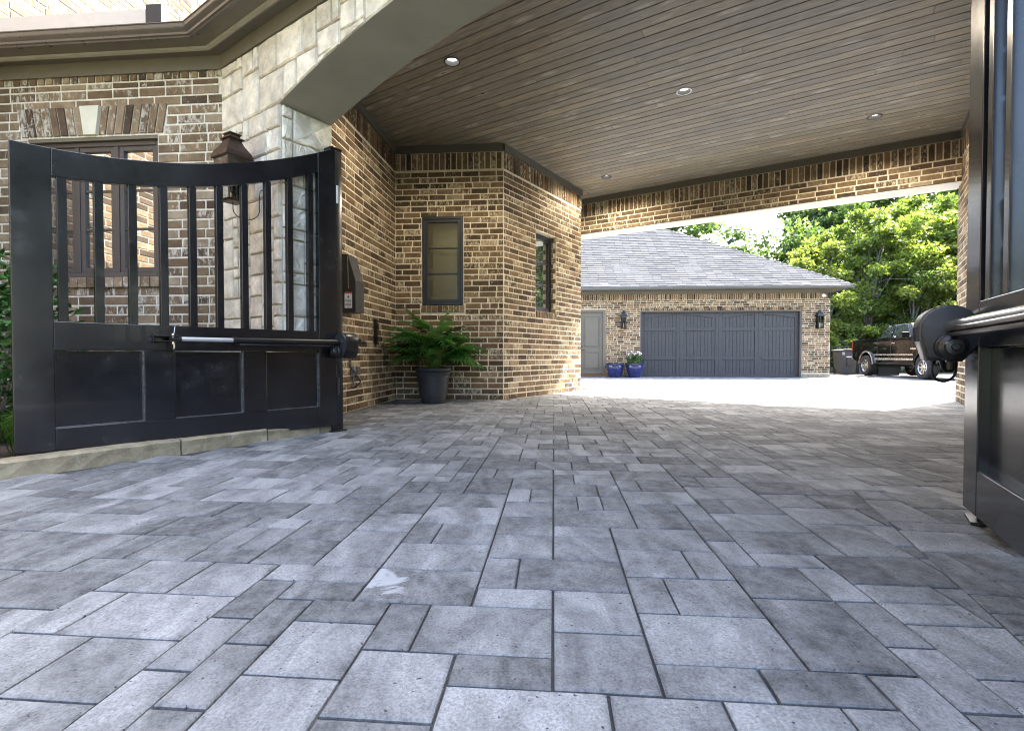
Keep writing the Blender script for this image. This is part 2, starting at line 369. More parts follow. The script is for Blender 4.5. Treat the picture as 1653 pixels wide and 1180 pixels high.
def brick_wall(name, parent, P, D, x0, x1, z0, z1, openings=(), soldier=None, mat='brick', mort='mortar', N=0, c=.0793, bl=.24, back=.1, extra=(), skip=None, label=None, vis=None, jt=.0165, collect=None):
    """wall in its own frame: local x along D, outward = local -y. The mortar sheet carries the bricks."""
    Mx = frame_matrix(P, D)
    b = MB()
    xs = sorted({x0, x1}|{o[0] for o in openings}|{o[1] for o in openings}); zs = sorted({z0, z1}|{o[2] for o in openings}|{o[3] for o in openings})
    for i in range(len(xs)-1):
        for k in range(len(zs)-1):
            cx_, cz = (xs[i]+xs[i+1])/2, (zs[k]+zs[k+1])/2
            if any(o[0] < cx_ < o[1] and o[2] < cz < o[3] for o in openings): continue
            b.add([(xs[i], 0, zs[k]), (xs[i+1], 0, zs[k]), (xs[i+1], 0, zs[k+1]), (xs[i], 0, zs[k+1])], [(0, 1, 2, 3)])
    b.add([(x0, back, z0), (x1, back, z0), (x1, back, z1), (x0, back, z1)] if not openings else [(x0, 0, z0)]*0, [(3, 2, 1, 0)] if not openings else [])
    for o in openings:   # reveals
        a0, a1, c0, c1 = o[:4]
        b.add([(a0, 0, c0), (a0, back, c0), (a0, back, c1), (a0, 0, c1)], [(0, 1, 2, 3)]); b.add([(a1, 0, c0), (a1, 0, c1), (a1, back, c1), (a1, back, c0)], [(0, 1, 2, 3)])
        b.add([(a0, 0, c1), (a0, back, c1), (a1, back, c1), (a1, 0, c1)], [(0, 1, 2, 3)]); b.add([(a0, 0, c0), (a1, 0, c0), (a1, back, c0), (a0, back, c0)], [(0, 1, 2, 3)])
    wl = b.build(name, M[mort], parent, fix=False); wl.location = (P[0], P[1], 0); wl.rotation_euler = (0, 0, angle_of(D))
    if parent is not None:
        wl.parent = parent; wl.matrix_parent_inverse = parent.matrix_world.inverted() if False else Matrix()
    if label: wl['label'] = label
    specs = []
    top = soldier[0] if soldier else z1
    blocks = list(openings)+list(extra)
    k = 0; z = z0
    while z+c*.6 <= top+.001:
        hz = min(c, top-z); zc = z+hz/2
        x = x0+(0 if k % 2 else -bl/2)+rng.uniform(-.02, .02)
        while x < x1:
            L = bl if rng.random() > .1 else bl/2
            a, e = max(x, x0), min(x+L, x1)
            segs = [(a, e)]
            for o in blocks:
                if o[2] < zc < o[3]:
                    ns = []
                    for (p, q) in segs:
                        if q <= o[0] or p >= o[1]: ns.append((p, q))
                        else:
                            if p < o[0]: ns.append((p, o[0]))
                            if q > o[1]: ns.append((o[1], q))
                    segs = ns
            for (p, q) in segs:
                if q-p > .035:
                    if skip and skip((p+q)/2, zc): continue
                    pr = .0055+rng.uniform(-.002, .003)
                    m = Matrix.Translation(((p+q)/2+rng.uniform(-.001, .001), .0, zc+rng.uniform(-.001, .001))) @ Matrix.Rotation(rng.uniform(-.006, .006), 4, 'Y') @ Matrix.Rotation(rng.uniform(-.008, .008), 4, 'Z')
                    specs.append((m, q-p-jt, hz-jt, pr))
            x += L
        k += 1; z += c
    if soldier:
        x = x0; n = 0
        while x < x1-.03:
            L = min(.0793, x1-x); zc = (soldier[0]+soldier[1])/2
            if not any(o[0] < x+L/2 < o[1] and o[2] < zc < o[3] for o in blocks):
                specs.append((Matrix.Translation((x+L/2, 0, zc)) @ Matrix.Rotation(rng.uniform(-.008, .008), 4, 'Y'), L-jt, soldier[1]-soldier[0]-jt, .01+rng.uniform(-.002, .004)))
            x += L
    if collect is not None: collect.append((wl, Mx, specs, M[mat])); return wl, Mx
    lay(specs, 'brick', wl, Mx, M[mat], N, vis=vis)
    return wl, Mx

def lay_collected(coll, N, vis=None, name='brick'):
    al = []
    for ci, (wl, Mx, specs, mat) in enumerate(coll):
        for i, (m, a, b, d) in enumerate(specs):
            p = Mx @ m.translation; q = view(p); s_ = -1
            if q is not None and abs(q[0]) < 1.05 and abs(q[1]) < 1.05 and (vis is None or vis(q[0], q[1], p)): s_ = max(a, b)/q[2]
            al.append((s_, ci, i))
    al.sort(reverse=True); top = {(c, i) for s_, c, i in al[:N] if s_ > 0}
    for ci, (wl, Mx, specs, mat) in enumerate(coll):
        rest = MB()
        for i, (m, a, b, d) in enumerate(specs):
            if (ci, i) in top:
                o = bpy.data.objects.new(name, piece_mesh(name, a, b, d, mat, .002, rng.randrange(3))); col.objects.link(o); o.parent = wl; o.matrix_local = m
            else:
                vs, fs = piece_geo(a, b, d, .002, rng); rest.add([m @ Vector(v) for v in vs], fs, rng.random()*.999+.0005)
        if rest.v: rest.build(name, mat, wl, kind='stuff', fix=False)

# ------------------------------------------------------------------ frames measured on the place
O = Vector((-1.748, 3.88)); T = Vector((.819, -.574)).normalized(); Nn = Vector((.574, .819)).normalized()   # covered drive: t along the arch, d inwards
def pw(t, d): return O+T*t+Nn*d
WC = Vector((-2.466, 4.38)); D1 = Vector((.9962, -.0872))       # front wall of the house, corner with the stone pier
W34 = Vector((-1.64, 7.161)); W45 = Vector((-.116, 7.052)); W5E = Vector((1.217, 9.022))
D3 = Vector((.1037, .9946)); D4 = (W45-W34).normalized(); D5 = (W5E-W45).normalized()
PR = Vector((5.841, 6.633)); BL = Vector((1.30, 9.56)); DB = (PR-BL).normalized()
CEIL = 3.53; BT = 3.43
def zg(y): return 0. if y < 9.5 else (-.02615*(y-9.5) if y < 16 else -.17)

# ------------------------------------------------------------------ ground, drive
def sheet(name, xs, ys, dz, mat, kind='structure'):
    b = MB(); n = len(ys)
    for x in xs:
        for y in ys: b.v.append((x, y, zg(y)+dz))
    for i in range(len(xs)-1):
        for j in range(n-1): b.f.append((i*n+j, (i+1)*n+j, (i+1)*n+j+1, i*n+j+1)); b.r.append(0.)
    return b.build(name, mat, kind=kind, fix=False)
ground = sheet('ground', [-600, -60, 60, 600], [-600, -60, 0, 9.5, 16, 60, 600], -.06, M['lawn'])
drive = sheet('driveway', [-3.2, 16.5], [-4.5, 0, 9.5, 16, 19.9], -.012, M['joint'])
pa = R(4.7); PC = Vector((math.cos(pa), -math.sin(pa))); PA = Vector((math.sin(pa), math.cos(pa)))
m_ = .1015
g0 = Vector((.1008, 1.235))          # a joint crossing of the paving
GX0, GX1, GY0, GY1 = -60, 160, -22, 195
occ = np.zeros((GX1-GX0+6, GY1-GY0+6), bool)
prng = random.Random(12)
kinds_ = [((3, 2), 34), ((2, 3), 12), ((2, 2), 22), ((2, 1), 12), ((1, 2), 5), ((3, 1), 3)]
vj = np.zeros((GX1-GX0+8, GY1-GY0+8), bool)
def inside_drive(x, y):
    if y > 19.75 or y < -1.6: return False
    # left boundary: stone edging, then the walls
    if y < 4.1:
        ex = -2.566+(y-2.535)*(1.068/1.554)
        if x < ex+.03: return False
    elif y < 7.1:
        if x < -1.64+(y-7.161)*.1043-.15: return False
    elif x < -.116+(y-7.052)*.677-.1 and y < 9.6: return False
    if x > 15.6 or x < -3: return False
    if y > 4 and y < 10.5:   # right wall of the covered drive
        if (Vector((x, y))-PR).dot(T) > .3 and (Vector((x, y))-PR).dot(Nn) < .2: return False
    return True
seamP = Vector((1.545, 2.25)); seamQ = Vector((1.02, .87)); seamD = (seamQ-seamP).normalized(); seamN = Vector((-seamD.y, seamD.x))
def clip(poly, P, n):
    out = []
    for i in range(len(poly)):
        a, b = poly[i], poly[(i+1) % len(poly)]; da, db = (a-P).dot(n), (b-P).dot(n)
        if da >= 0: out.append(a)
        if (da >= 0) != (db >= 0): out.append(a+(b-a)*(da/(da-db)))
    return out
pav = []
for j in range(GY0, GY1):
    for i in range(GX0, GX1):
        if occ[i-GX0, j-GY0]: continue
        opts = [(k, w_) for k, w_ in kinds_ if not occ[i-GX0:i-GX0+k[0], j-GY0:j-GY0+k[1]].any()]
        opts = [(k, w_*(.12 if vj[i-GX0+k[0], j-GY0] else 1)*(.5 if k[1] > 2 and vj[i-GX0, j-GY0] else 1)) for k, w_ in opts]
        run = 0
        while run < 5 and not occ[i-GX0+run, j-GY0]: run += 1
        opts = [(k, w_*(.03 if run-k[0] == 1 else 1)) for k, w_ in opts]
        k = prng.choices([o[0] for o in opts], [o[1] for o in opts])[0] if opts else (1, 1)
        vj[i-GX0+k[0], j-GY0+k[1]] = True; vj[i-GX0, j-GY0+k[1]] = True
        occ[i-GX0:i-GX0+k[0], j-GY0:j-GY0+k[1]] = True
        c = g0+PC*((i+k[0]/2)*m_)+PA*((j+k[1]/2)*m_)
        if inside_drive(c.x, c.y): pav.append((c, k[0]*m_, k[1]*m_))
def paver_geo(w_, l_, rg, poly=None):
    g = .0032; e = .005
    if poly is None: poly = [Vector((-w_/2, -l_/2)), Vector((w_/2, -l_/2)), Vector((w_/2, l_/2)), Vector((-w_/2, l_/2))]
    c = sum(poly, Vector((0, 0)))/len(poly); n = len(poly)
    def inset(p, q): d = c-p; return p+d.normalized()*min(q*1.4, d.length*.5)
    a = [inset(p, g) for p in poly]; b = [inset(p, g+e) for p in poly]
    vs = [(p.x, p.y, -.02) for p in a]+[(p.x, p.y, -.0032) for p in a]+[(p.x, p.y, rg.uniform(-.0006, .0006)) for p in b]
    fs = [(i, (i+1) % n, n+(i+1) % n, n+i) for i in range(n)]+[(n+i, n+(i+1) % n, 2*n+(i+1) % n, 2*n+i) for i in range(n)]+[tuple(range(2*n, 3*n))]
    return vs, fs
items = []
seamA0, seamA1 = -.15, 3.2
for c, a, b in pav:
    rect = [c+PC*sx*a/2+PA*sy*b/2 for sx, sy in ((-1, -1), (1, -1), (1, 1), (-1, 1))]
    ds = [(p-seamP).dot(seamN) for p in rect]; al = (c-seamP).dot(seamD)
    if al < -.1: items.append((c, a, b, None)); continue
    if min(ds) < 0 < max(ds):
        P2 = clip(rect, seamP, -seamN)
        if len(P2) > 2: items.append((c, a, b, [p for p in P2]))
        continue
    if min(ds) >= 0: continue                      # right field is laid separately
    items.append((c, a, b, None))
# right-hand field beyond the seam, turned a few degrees
ra = R(-9); RC = Vector((math.cos(ra), math.sin(ra))); RA = Vector((-math.sin(ra), math.cos(ra)))
occ2 = np.zeros((50, 60), bool)
for j in range(52):
    for i in range(42):
        if occ2[i, j]: continue
        opts = [(k, w_) for k, w_ in kinds_ if not occ2[i:i+k[0], j:j+k[1]].any()]
        k = prng.choices([o[0] for o in opts], [o[1] for o in opts])[0] if opts else (1, 1)
        occ2[i:i+k[0], j:j+k[1]] = True
        c = Vector((.2, -1.2))+RC*((i+k[0]/2)*m_)+RA*((j+k[1]/2)*m_); a, b = k[0]*m_, k[1]*m_
        rect = [c+RC*sx*a/2+RA*sy*b/2 for sx, sy in ((-1, -1), (1, -1), (1, 1), (-1, 1))]
        P2 = clip(rect, seamP, seamN); 
        if len(P2) > 2: P2 = clip(P2, seamP-seamD*.1, seamD)
        if len(P2) > 2:
            ar = abs(sum(P2[q].x*P2[(q+1) % len(P2)].y-P2[(q+1) % len(P2)].x*P2[q].y for q in range(len(P2))))/2
            if ar > .0015: items.append((c, a, b, P2))
# score
def pscore(it):
    q = view((it[0].x, it[0].y, zg(it[0].y)))
    if q is None or abs(q[0]) > 1.12 or abs(q[1]) > 1.15: return -1
    ang = (H/q[2]); return max(it[1], it[2])/q[2]*(.3+ang)
order = sorted(range(len(items)), key=lambda i: -pscore(items[i])); topP = set(order[:300])
stain_at = Vector((-.1, 1.42)); stain_i = min(topP, key=lambda i: (items[i][0]-stain_at).length if items[i][3] is None and min(items[i][1:3]) > .15 else 9)
restb = MB(); pmesh = {}
for i, (c, a, b, poly) in enumerate(items):
    dz = prng.uniform(-.0005, .0005)
    if i in topP:
        if poly is None:
            key = (round(a, 3), round(b, 3), prng.randrange(3), i == stain_i)
            if key not in pmesh:
                me = bpy.data.meshes.new('paver'); vs, fs = paver_geo(a, b, prng); me.from_pydata(vs, [], fs); me.materials.append(M['paverstain'] if i == stain_i else M['paver']); pmesh[key] = me
            o = bpy.data.objects.new('paver', pmesh[key]); rz = -pa
        else:
            vs, fs = paver_geo(a, b, prng, [p-c for p in poly]); me = bpy.data.meshes.new('paver'); me.from_pydata(vs, [], fs); me.materials.append(M['paver']); o = bpy.data.objects.new('paver', me); rz = 0
        col.objects.link(o); o.parent = drive; o.location = (c.x, c.y, zg(c.y)+dz); o.rotation_euler = (prng.uniform(-.0015, .0015), prng.uniform(-.0015, .0015), rz)
    else:
        vs, fs = paver_geo(a, b, prng, [p-c for p in poly] if poly else None)
        if poly is None: vs = [(PC.x*x+PA.x*y, PC.y*x+PA.y*y, z) for x, y, z in vs]
        tx, ty = prng.uniform(-.0015, .0015), prng.uniform(-.0015, .0015)
        restb.add([(c.x+x, c.y+y, zg(c.y+y)+z+dz+tx*x+ty*y) for x, y, z in vs], fs, prng.random()*.999+.0005)
restb.build('paver', M['paver'], drive, kind='stuff', fix=False)

# planting bed on the left and its stone edging
bed = MB(); bp = [(-5.2, 1.2), (-3.53, 1.2), (-2.62, 2.53), (-1.55, 4.09), (-1.5, 4.25), (-2.47, 4.36), (-4.8, 4.58)]
bed.add([(x, y, .035) for x, y in bp], [tuple(range(len(bp)))]); bed.build('mulch_bed', M['mulch'], kind='structure', fix=False)
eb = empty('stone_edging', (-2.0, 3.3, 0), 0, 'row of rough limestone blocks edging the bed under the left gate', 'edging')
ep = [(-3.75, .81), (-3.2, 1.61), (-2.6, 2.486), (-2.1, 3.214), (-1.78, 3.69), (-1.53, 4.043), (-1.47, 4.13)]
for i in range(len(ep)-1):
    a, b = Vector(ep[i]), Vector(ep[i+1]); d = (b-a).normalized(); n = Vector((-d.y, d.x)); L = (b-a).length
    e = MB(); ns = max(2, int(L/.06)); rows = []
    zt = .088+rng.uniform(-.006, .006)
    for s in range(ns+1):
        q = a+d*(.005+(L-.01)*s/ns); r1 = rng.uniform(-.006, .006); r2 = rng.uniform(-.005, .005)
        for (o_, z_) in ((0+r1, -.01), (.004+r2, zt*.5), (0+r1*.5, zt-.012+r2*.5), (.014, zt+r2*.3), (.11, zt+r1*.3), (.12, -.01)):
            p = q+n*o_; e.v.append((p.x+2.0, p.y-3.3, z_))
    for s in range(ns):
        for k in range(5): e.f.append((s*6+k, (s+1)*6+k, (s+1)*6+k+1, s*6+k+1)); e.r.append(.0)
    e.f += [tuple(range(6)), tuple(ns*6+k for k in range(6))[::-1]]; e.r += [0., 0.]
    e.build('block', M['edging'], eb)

# ------------------------------------------------------------------ the house (left): front wall, window, eaves, wing
house = empty('house', (0, 0, 0), 0, 'brown brick house on the left with a three light window and bronze gutters', 'house')
WX0, WX1, WZ0, WZ1 = -1.83, -.60, 1.305, 2.53
sill_ext = (-1.85, -.58, 1.205, 1.305)
collH = []
archx = []
for k_ in range(45):
    za = .0815*k_; zc_ = za+.041
    if 2.53 < zc_ < 2.80: hw_ = .672+.045*(zc_-2.53)/.27; archx.append((-1.215-hw_, -1.215+hw_, za, za+.0815))
w1, M1 = brick_wall('front_wall', house, WC, D1, -2.36, 0, 0, 3.06, [(WX0, WX1, WZ0, WZ1)], (2.99, 3.08), 'brick1', 'mortar1', extra=[sill_ext]+archx, collect=collH, c=.0815, bl=.245)
# jack arch over the window: splayed bricks and a keystone, and a rowlock sill
def quad_brick(parent, corners, pr, mat, name='brick'):
    b = MB(); n = 4; c = [sum(p[0] for p in corners)/4, sum(p[1] for p in corners)/4]
    a = [(p[0]+(c[0]-p[0])*.04, p[1]+(c[1]-p[1])*.02) for p in corners]
    vs = [(p[0], 0, p[1]) for p in corners]+[(p[0], -pr+.002, p[1]) for p in corners]+[(p[0], -pr, p[1]) for p in a]
    fs = [(i, (i+1) % 4, 4+(i+1) % 4, 4+i) for i in range(4)]+[(4+i, 4+(i+1) % 4, 8+(i+1) % 4, 8+i) for i in range(4)]+[(8, 9, 10, 11)]
    b.add(vs, fs); return b.build(name, mat, parent, fix=True)
cxm = -1.215
for side in (-1, 1):
    n = 8
    for k in range(n):
        g = .007
        b0, b1 = .062+(.67-.062)*k/n+g, .062+(.67-.062)*(k+1)/n-g; t0, t1 = .098+(.715-.098)*k/n+g, .098+(.715-.098)*(k+1)/n-g
        quad_brick(w1, [(cxm+side*b0, 2.545), (cxm+side*b1, 2.545), (cxm+side*t1, 2.79), (cxm+side*t0, 2.79)], .012, M['brick1'])
quad_brick(w1, [(cxm-.056, 2.54), (cxm+.056, 2.54), (cxm+.092, 2.79), (cxm-.092, 2.79)], .03, M['key'], 'keystone')
nsil = 15
for k in range(nsil):
    x = WX0-.02+(WX1-WX0+.04)*(k+.5)/nsil
    b = MB().box(x-.037, x+.037, -.035, .08, 1.215, 1.302); b.build('brick', M['brick1'], w1, bevel=.002, seg=1)
def window(parent, x0, x1, z0, z1, y, casements, fmat, gmat, fw=.045, sw=.04, munt=2, lintel=None, dep=.07):
    """frame set back at local y; each casement with its own sash, pane and glazing bars"""
    f = MB(); f.box(x0, x0+fw, y, y+dep, z0, z1).box(x1-fw, x1, y, y+dep, z0, z1).box(x0+fw, x1-fw, y, y+dep, z1-fw, z1).box(x0+fw, x1-fw, y, y+dep, z0, z0+fw)
    wd = (x1-x0-2*fw)/casements
    for k in range(1, casements): f.box(x0+fw+wd*k-.02, x0+fw+wd*k+.02, y+.002, y+dep, z0+fw, z1-fw)
    fr = f.build('window_frame', fmat, parent, bevel=.004, seg=1)
    for k in range(casements):
        a, b = x0+fw+wd*k+(.02 if k else 0), x0+fw+wd*(k+1)-(.02 if k < casements-1 else 0); c, d = z0+fw, z1-fw
        s = MB(); yy = y+.012
        s.box(a, a+sw, yy, yy+.04, c, d).box(b-sw, b, yy, yy+.04, c, d).box(a+sw, b-sw, yy, yy+.04, c, c+sw).box(a+sw, b-sw, yy, yy+.04, d-sw, d)
        s.build('sash', fmat, fr, bevel=.003, seg=1)
        MB().box(a+sw-.004, b-sw+.004, yy+.024, yy+.03, c+sw-.004, d-sw+.004).build('pane', gmat, fr)
        for q in range(1, munt+1):
            z = c+sw+(d-c-2*sw)*q/(munt+1); MB().box(a+sw, b-sw, yy+.012, yy+.023, z-.009, z+.009).build('glazing_bar', fmat, fr)
    return fr
wf = window(w1, WX0+.01, WX1-.01, WZ0+.01, WZ1-.03, .035, 3, M['frame'], M['glass'], .04, .042)
MB().box(WX0+.002, WX1-.002, .005, .09, WZ1-.028, WZ1-.001).build('lintel', M['trim'], w1)
lay_collected(collH, 262)
# wing wall at the far left, running towards the viewer, two storeys high
DW = Vector((.0872, .9962)); WO = WC-D1*2.352
brick_wall('wing_wall', house, WO, DW, -9.5, 9, 0, 7.2, [(-6.6, -5.4, .9, 2.4), (-4.9, -3.7, .9, 2.4)], None, 'brickw', 'mortarw', 0, c=.0815, bl=.245)
wg = empty('wing_window', (0, 0, 0), 0)
bpy.data.objects.remove(wg)
wwin = [o for o in house.children if o.name.startswith('wing_wall')][0]
for a in (-6.6, -4.9): window(wwin, a+.01, a+1.19, .91, 2.39, .03, 2, M['frame'], M['glass'])
MB().prism([(0, 0), (-7, 0), (-7, 18.5), (0, 18.5)], 'z', .0, 7.19).build('wing_core', M['mortar1'], house, loc=(WO.x-.12+DW.x*-9.5, WO.y+DW.y*-9.5, 0), rot=(0, 0, angle_of(DW)-math.pi/2))
# eaves swept along the front wall and the arch front
path = [WO+Vector((.0, .0)), WC.copy(), pw(5.3, 0)]
def off_path(q):
    n1 = Vector((D1.y, -D1.x)); n1 = n1 if n1.y < 0 else -n1; n2 = -Nn
    a = path[0]+n1*q; c = path[2]+n2*q
    # mitre at the inside corner
    u1, u2 = D1, T; p1, p2 = path[1]+n1*q, path[1]+n2*q
    den = u1.x*u2.y-u1.y*u2.x; s = ((p2.x-p1.x)*u2.y-(p2.y-p1.y)*u2.x)/den
    return a, p1+u1*s, c
def sweep(prof, name, mat, bevel=0., ends=True):
    pts = [off_path(q) for q, z in prof]; n = len(prof)
    for seg, par in ((0, house), (1, portico)):
        b = MB(); vs = [(pts[i][seg].x, pts[i][seg].y, prof[i][1]) for i in range(n)]+[(pts[i][seg+1].x, pts[i][seg+1].y, prof[i][1]) for i in range(n)]
        b.add(vs, [(i, (i+1) % n, n+(i+1) % n, n+i) for i in range(n)]+[tuple(range(n))[::-1], tuple(range(n, 2*n))])
        b.build(name, mat, par)
portico = empty('covered_drive', (0, 0, 0), 0, 'covered brick and limestone drive-through with a dark pine board ceiling and arched front', 'portico')
sweep([(.0, 3.048), (.028, 3.048), (.028, 3.165), (.0, 3.165)], 'frieze_board', M['trim'])
sweep([(.0, 3.166), (.26, 3.166), (.26, 3.185), (.0, 3.185)], 'eave_soffit', M['trim'])
sweep([(.11, 3.152), (.13, 3.142), (.15, 3.150), (.155, 3.1655), (.11, 3.1655)], 'soffit_bead', M['soffit'])
sweep([(.215, 3.186), (.26, 3.186), (.26, 3.245), (.215, 3.245)], 'fascia', M['trimdark'])
sweep([(0.262, 3.156), (0.2877, 3.156), (0.2955, 3.164), (0.3072, 3.1704), (0.3111, 3.1856), (0.3345, 3.2056), (0.34, 3.212), (0.34, 3.2392), (0.3462, 3.2424), (0.3462, 3.2488), (0.3306, 3.2488), (0.3291, 3.2096), (0.2994, 3.1856), (0.262, 3.1736)], 'gutter', M['gutter'])
# pale flashing over the gutter of the front wall, dark end box beside it
n1 = Vector((-.0872, -.9962))
fl = MB(); a = path[0]+n1*.30; b_ = WC-D1*.42+n1*.30
def strip(A, B, n, q0, q1, z0, z1, name, mat, parent, **k):
    P = [A+n*q0, B+n*q0, B+n*q1, A+n*q1]; m = MB(); m.add([(p.x, p.y, z0) for p in P]+[(p.x, p.y, z1) for p in P], [(0, 3, 2, 1), (4, 5, 6, 7), (0, 1, 5, 4), (1, 2, 6, 5), (2, 3, 7, 6), (3, 0, 4, 7)]); return m.build(name, mat, parent, **k)
strip(path[0], WC-D1*.44, n1, .25, .28, 3.275, 3.405, 'flashing', M['drip'], house)
strip(path[0], WC-D1*.44, n1, .22, .32, 3.254, 3.268, 'drip_edge', M['gutter'], house)
strip(WC-D1*.438, WC-D1*.30, n1, .22, .31, 3.262, 3.42, 'end_box', M['framedark'], house, bevel=.006)
# low roofs
rb = MB(); A0, A1 = path[0]+n1*.2, WC+n1*.2; B0, B1 = A0-n1*5.2, A1-n1*5.2+D1*1.0
rb.add([(A0.x, A0.y, 3.29), (A1.x, A1.y, 3.29), (B1.x, B1.y, 4.6), (B0.x, B0.y, 4.6)], [(0, 1, 2, 3)]); rb.build('roof', M['shingle'], house, fix=False)

# ------------------------------------------------------------------ covered drive: walls
collP = []
W3O = W34-D3*2.82
# back wall window (W4) and angled wall window (W5)
W4win = (.382, .966, 1.32, 2.556); W5win = (.845, 1.49, 1.30, 2.53)
brick_wall('side_wall', portico, W3O, D3, 0, 2.82, 0, BT, [], (BT-.24, BT), collect=collP)
w4, M4 = brick_wall('back_wall', portico, W34, D4, 0, (W45-W34).length, 0, BT, [W4win], (BT-.24, BT), collect=collP, extra=[(.36, .99, 1.225, 1.32)], back=.11)
w5, M5 = brick_wall('angled_wall', portico, W45, D5, 0, (W5E-W45).length, 0, BT, [W5win], (BT-.24, BT), collect=collP, extra=[(.845, 1.49, 1.205, 1.30)], back=.16)
DR = -T
brick_wall('end_return', portico, W5E, DR*-1*-1, 0, .4, 0, BT, [], (BT-.24, BT), collect=collP)
w6, M6 = brick_wall('right_wall', portico, PR, -Nn, -.30, 6.15, 0, BT, [], (BT-.24, BT), collect=collP)
BBOT = 2.868
bA = BL-DB*.9; bLn = (PR-bA).length
wb, Mb = brick_wall('beam', portico, bA, DB, 0, bLn+.3, BBOT, BT, [], (BT-.24, BT), collect=collP, back=.005)
for wl_, x0, x1, z, nn in ((w4, .365, .985, 1.27, 8), (w5, .85, 1.485, 1.25, 8)):
    for k in range(nn):
        x = x0+(x1-x0)*(k+.5)/nn; MB().box(x-(x1-x0)/nn/2+.005, x+(x1-x0)/nn/2-.005, -.02, .1, z-.045, z+.045).build('brick', M['brick'], wl_, bevel=.002, seg=1)
# bricks of the far reveal of the angled wall's window
for k in range(15):
    z = 1.30+.0815*(k+.5); MB().box(1.478, 1.4895, .012+(.05 if k % 2 else 0), .09, z-.034, z+.034).build('brick', M['brick'], w5)
for k in range(15):
    z = 1.30+.0815*(k+.5); MB().box(.846, .857, .012, .09, z-.034, z+.034).build('brick', M['brick'], w5)
window(w4, W4win[0]+.004, W4win[1]-.004, W4win[2]+.004, W4win[3]-.004, -.012, 1, M['framedark'], M['glass4'], .038, .04, dep=.06)
window(w5, W5win[0]+.012, W5win[1]-.012, W5win[2]+.012, W5win[3]-.012, .09, 1, M['framedark'], M['glass'], .035, .04, dep=.06)
def occl(x, y, p): return True
lay_collected(collP, 248)
# mass of the walls behind the facings (keeps light out)
def slab(P, D, x0, x1, y0, y1, z0, z1, name, mat, parent, **k):
    o = MB().box(x0, x1, y0, y1, z0, z1).build(name, mat, parent, loc=(P[0], P[1], 0), rot=(0, 0, angle_of(D)), **k); return o
slab(W3O, D3, .1, 2.82, .11, .3, 0, 3.5, 'wall_core', M['mortar'], portico)
slab(W34, D4, -.3, 1.6, .13, .3, 0, 3.5, 'wall_core', M['mortar'], portico)
slab(W45, D5, -.1, 2.36, .2, .4, 0, 3.5, 'wall_core', M['mortar'], portico)
slab(PR, -Nn, -.29, 6.3, .008, .3, 0, 3.5, 'wall_core', M['mortar'], portico)
slab(bA, DB, 0, bLn+.55, .008, .33, BBOT+.012, 3.5, 'beam_core', M['mortar'], portico)
slab(bA, DB, 0, bLn-.004, -.012, .34, BBOT-.001, BBOT+.011, 'beam_soffit', M['white'], portico)
slab(bA, DB, 0, bLn-.004, -.014, .0, BBOT+.0112, BBOT+.022, 'beam_edge', M['ink'], portico)
# outer side of the right wall end: brick pier face seen from the court
# trim under the ceiling
for (P, D, L, nm) in ((W3O, D3, 2.82, 0), (W34, D4, (W45-W34).length, 0), (W45, D5, (W5E-W45).length+.02, 0), (PR, -Nn, 6.15, 0), (bA, DB, bLn, 0)):
    slab(P, D, -.0, L, -.028, .05, BT+.001, CEIL+.02, 'ceiling_trim', M['trimdark'], portico)
# ceiling boards
bw = .127; d = .25; dd0 = .2
TD = DB; TA = angle_of(TD); TN = Vector((-TD.y, TD.x))          # boards run parallel to the rear beam
CO = pw(0, 0)
def bl(s, q): return CO+TD*s+TN*q
def tstart(dv):
    if dv < 2.75: return -.36-1.371*(dv-.284)/2.466
    if dv < 3.535: return -1.83+1.31*(dv-2.75)/.785
    if dv < 5.9: return -.53
    return -1.4
crng = random.Random(3)
ql = (BL-CO).dot(TN)
q = .02; k = 0
while q < ql-.0:
    wbd = min(bw, ql-q)
    if wbd < .03: break
    s0 = min(tstart(max(.3, q)), tstart(q+bw))-.12; s1 = 5.05
    s = s0; first = True
    while s < s1-.05:
        L = crng.uniform(1.6, 4.2) if not first else crng.uniform(.6, 4.0); first = False
        e = min(s+L, s1)
        P = bl((s+e)/2, q+wbd/2)
        b = MB().box(-(e-s)/2+.0008, (e-s)/2-.0008, -wbd/2+.0045, wbd/2-.0045, 0, .016)
        b.build('board', M['wood'], portico, bevel=.003, seg=1, loc=(P.x, P.y, CEIL+crng.uniform(0, .0012)), rot=(0, 0, TA))
        s = e
    q += bw
P_ = [bl(-.45, .3), bl(5.3, .3), bl(5.5, ql+.1), bl(-3, ql+.1), bl(-3, 2.6)]
MB().prism([(p.x, p.y) for p in P_], 'z', CEIL+.0178, CEIL+.03).build('ceiling_backing', M['gap'], portico)
LIGHTS = ((-.593, 5.093), (1.896, 5.66), (4.426, 6.257), (1.541, 8.345))
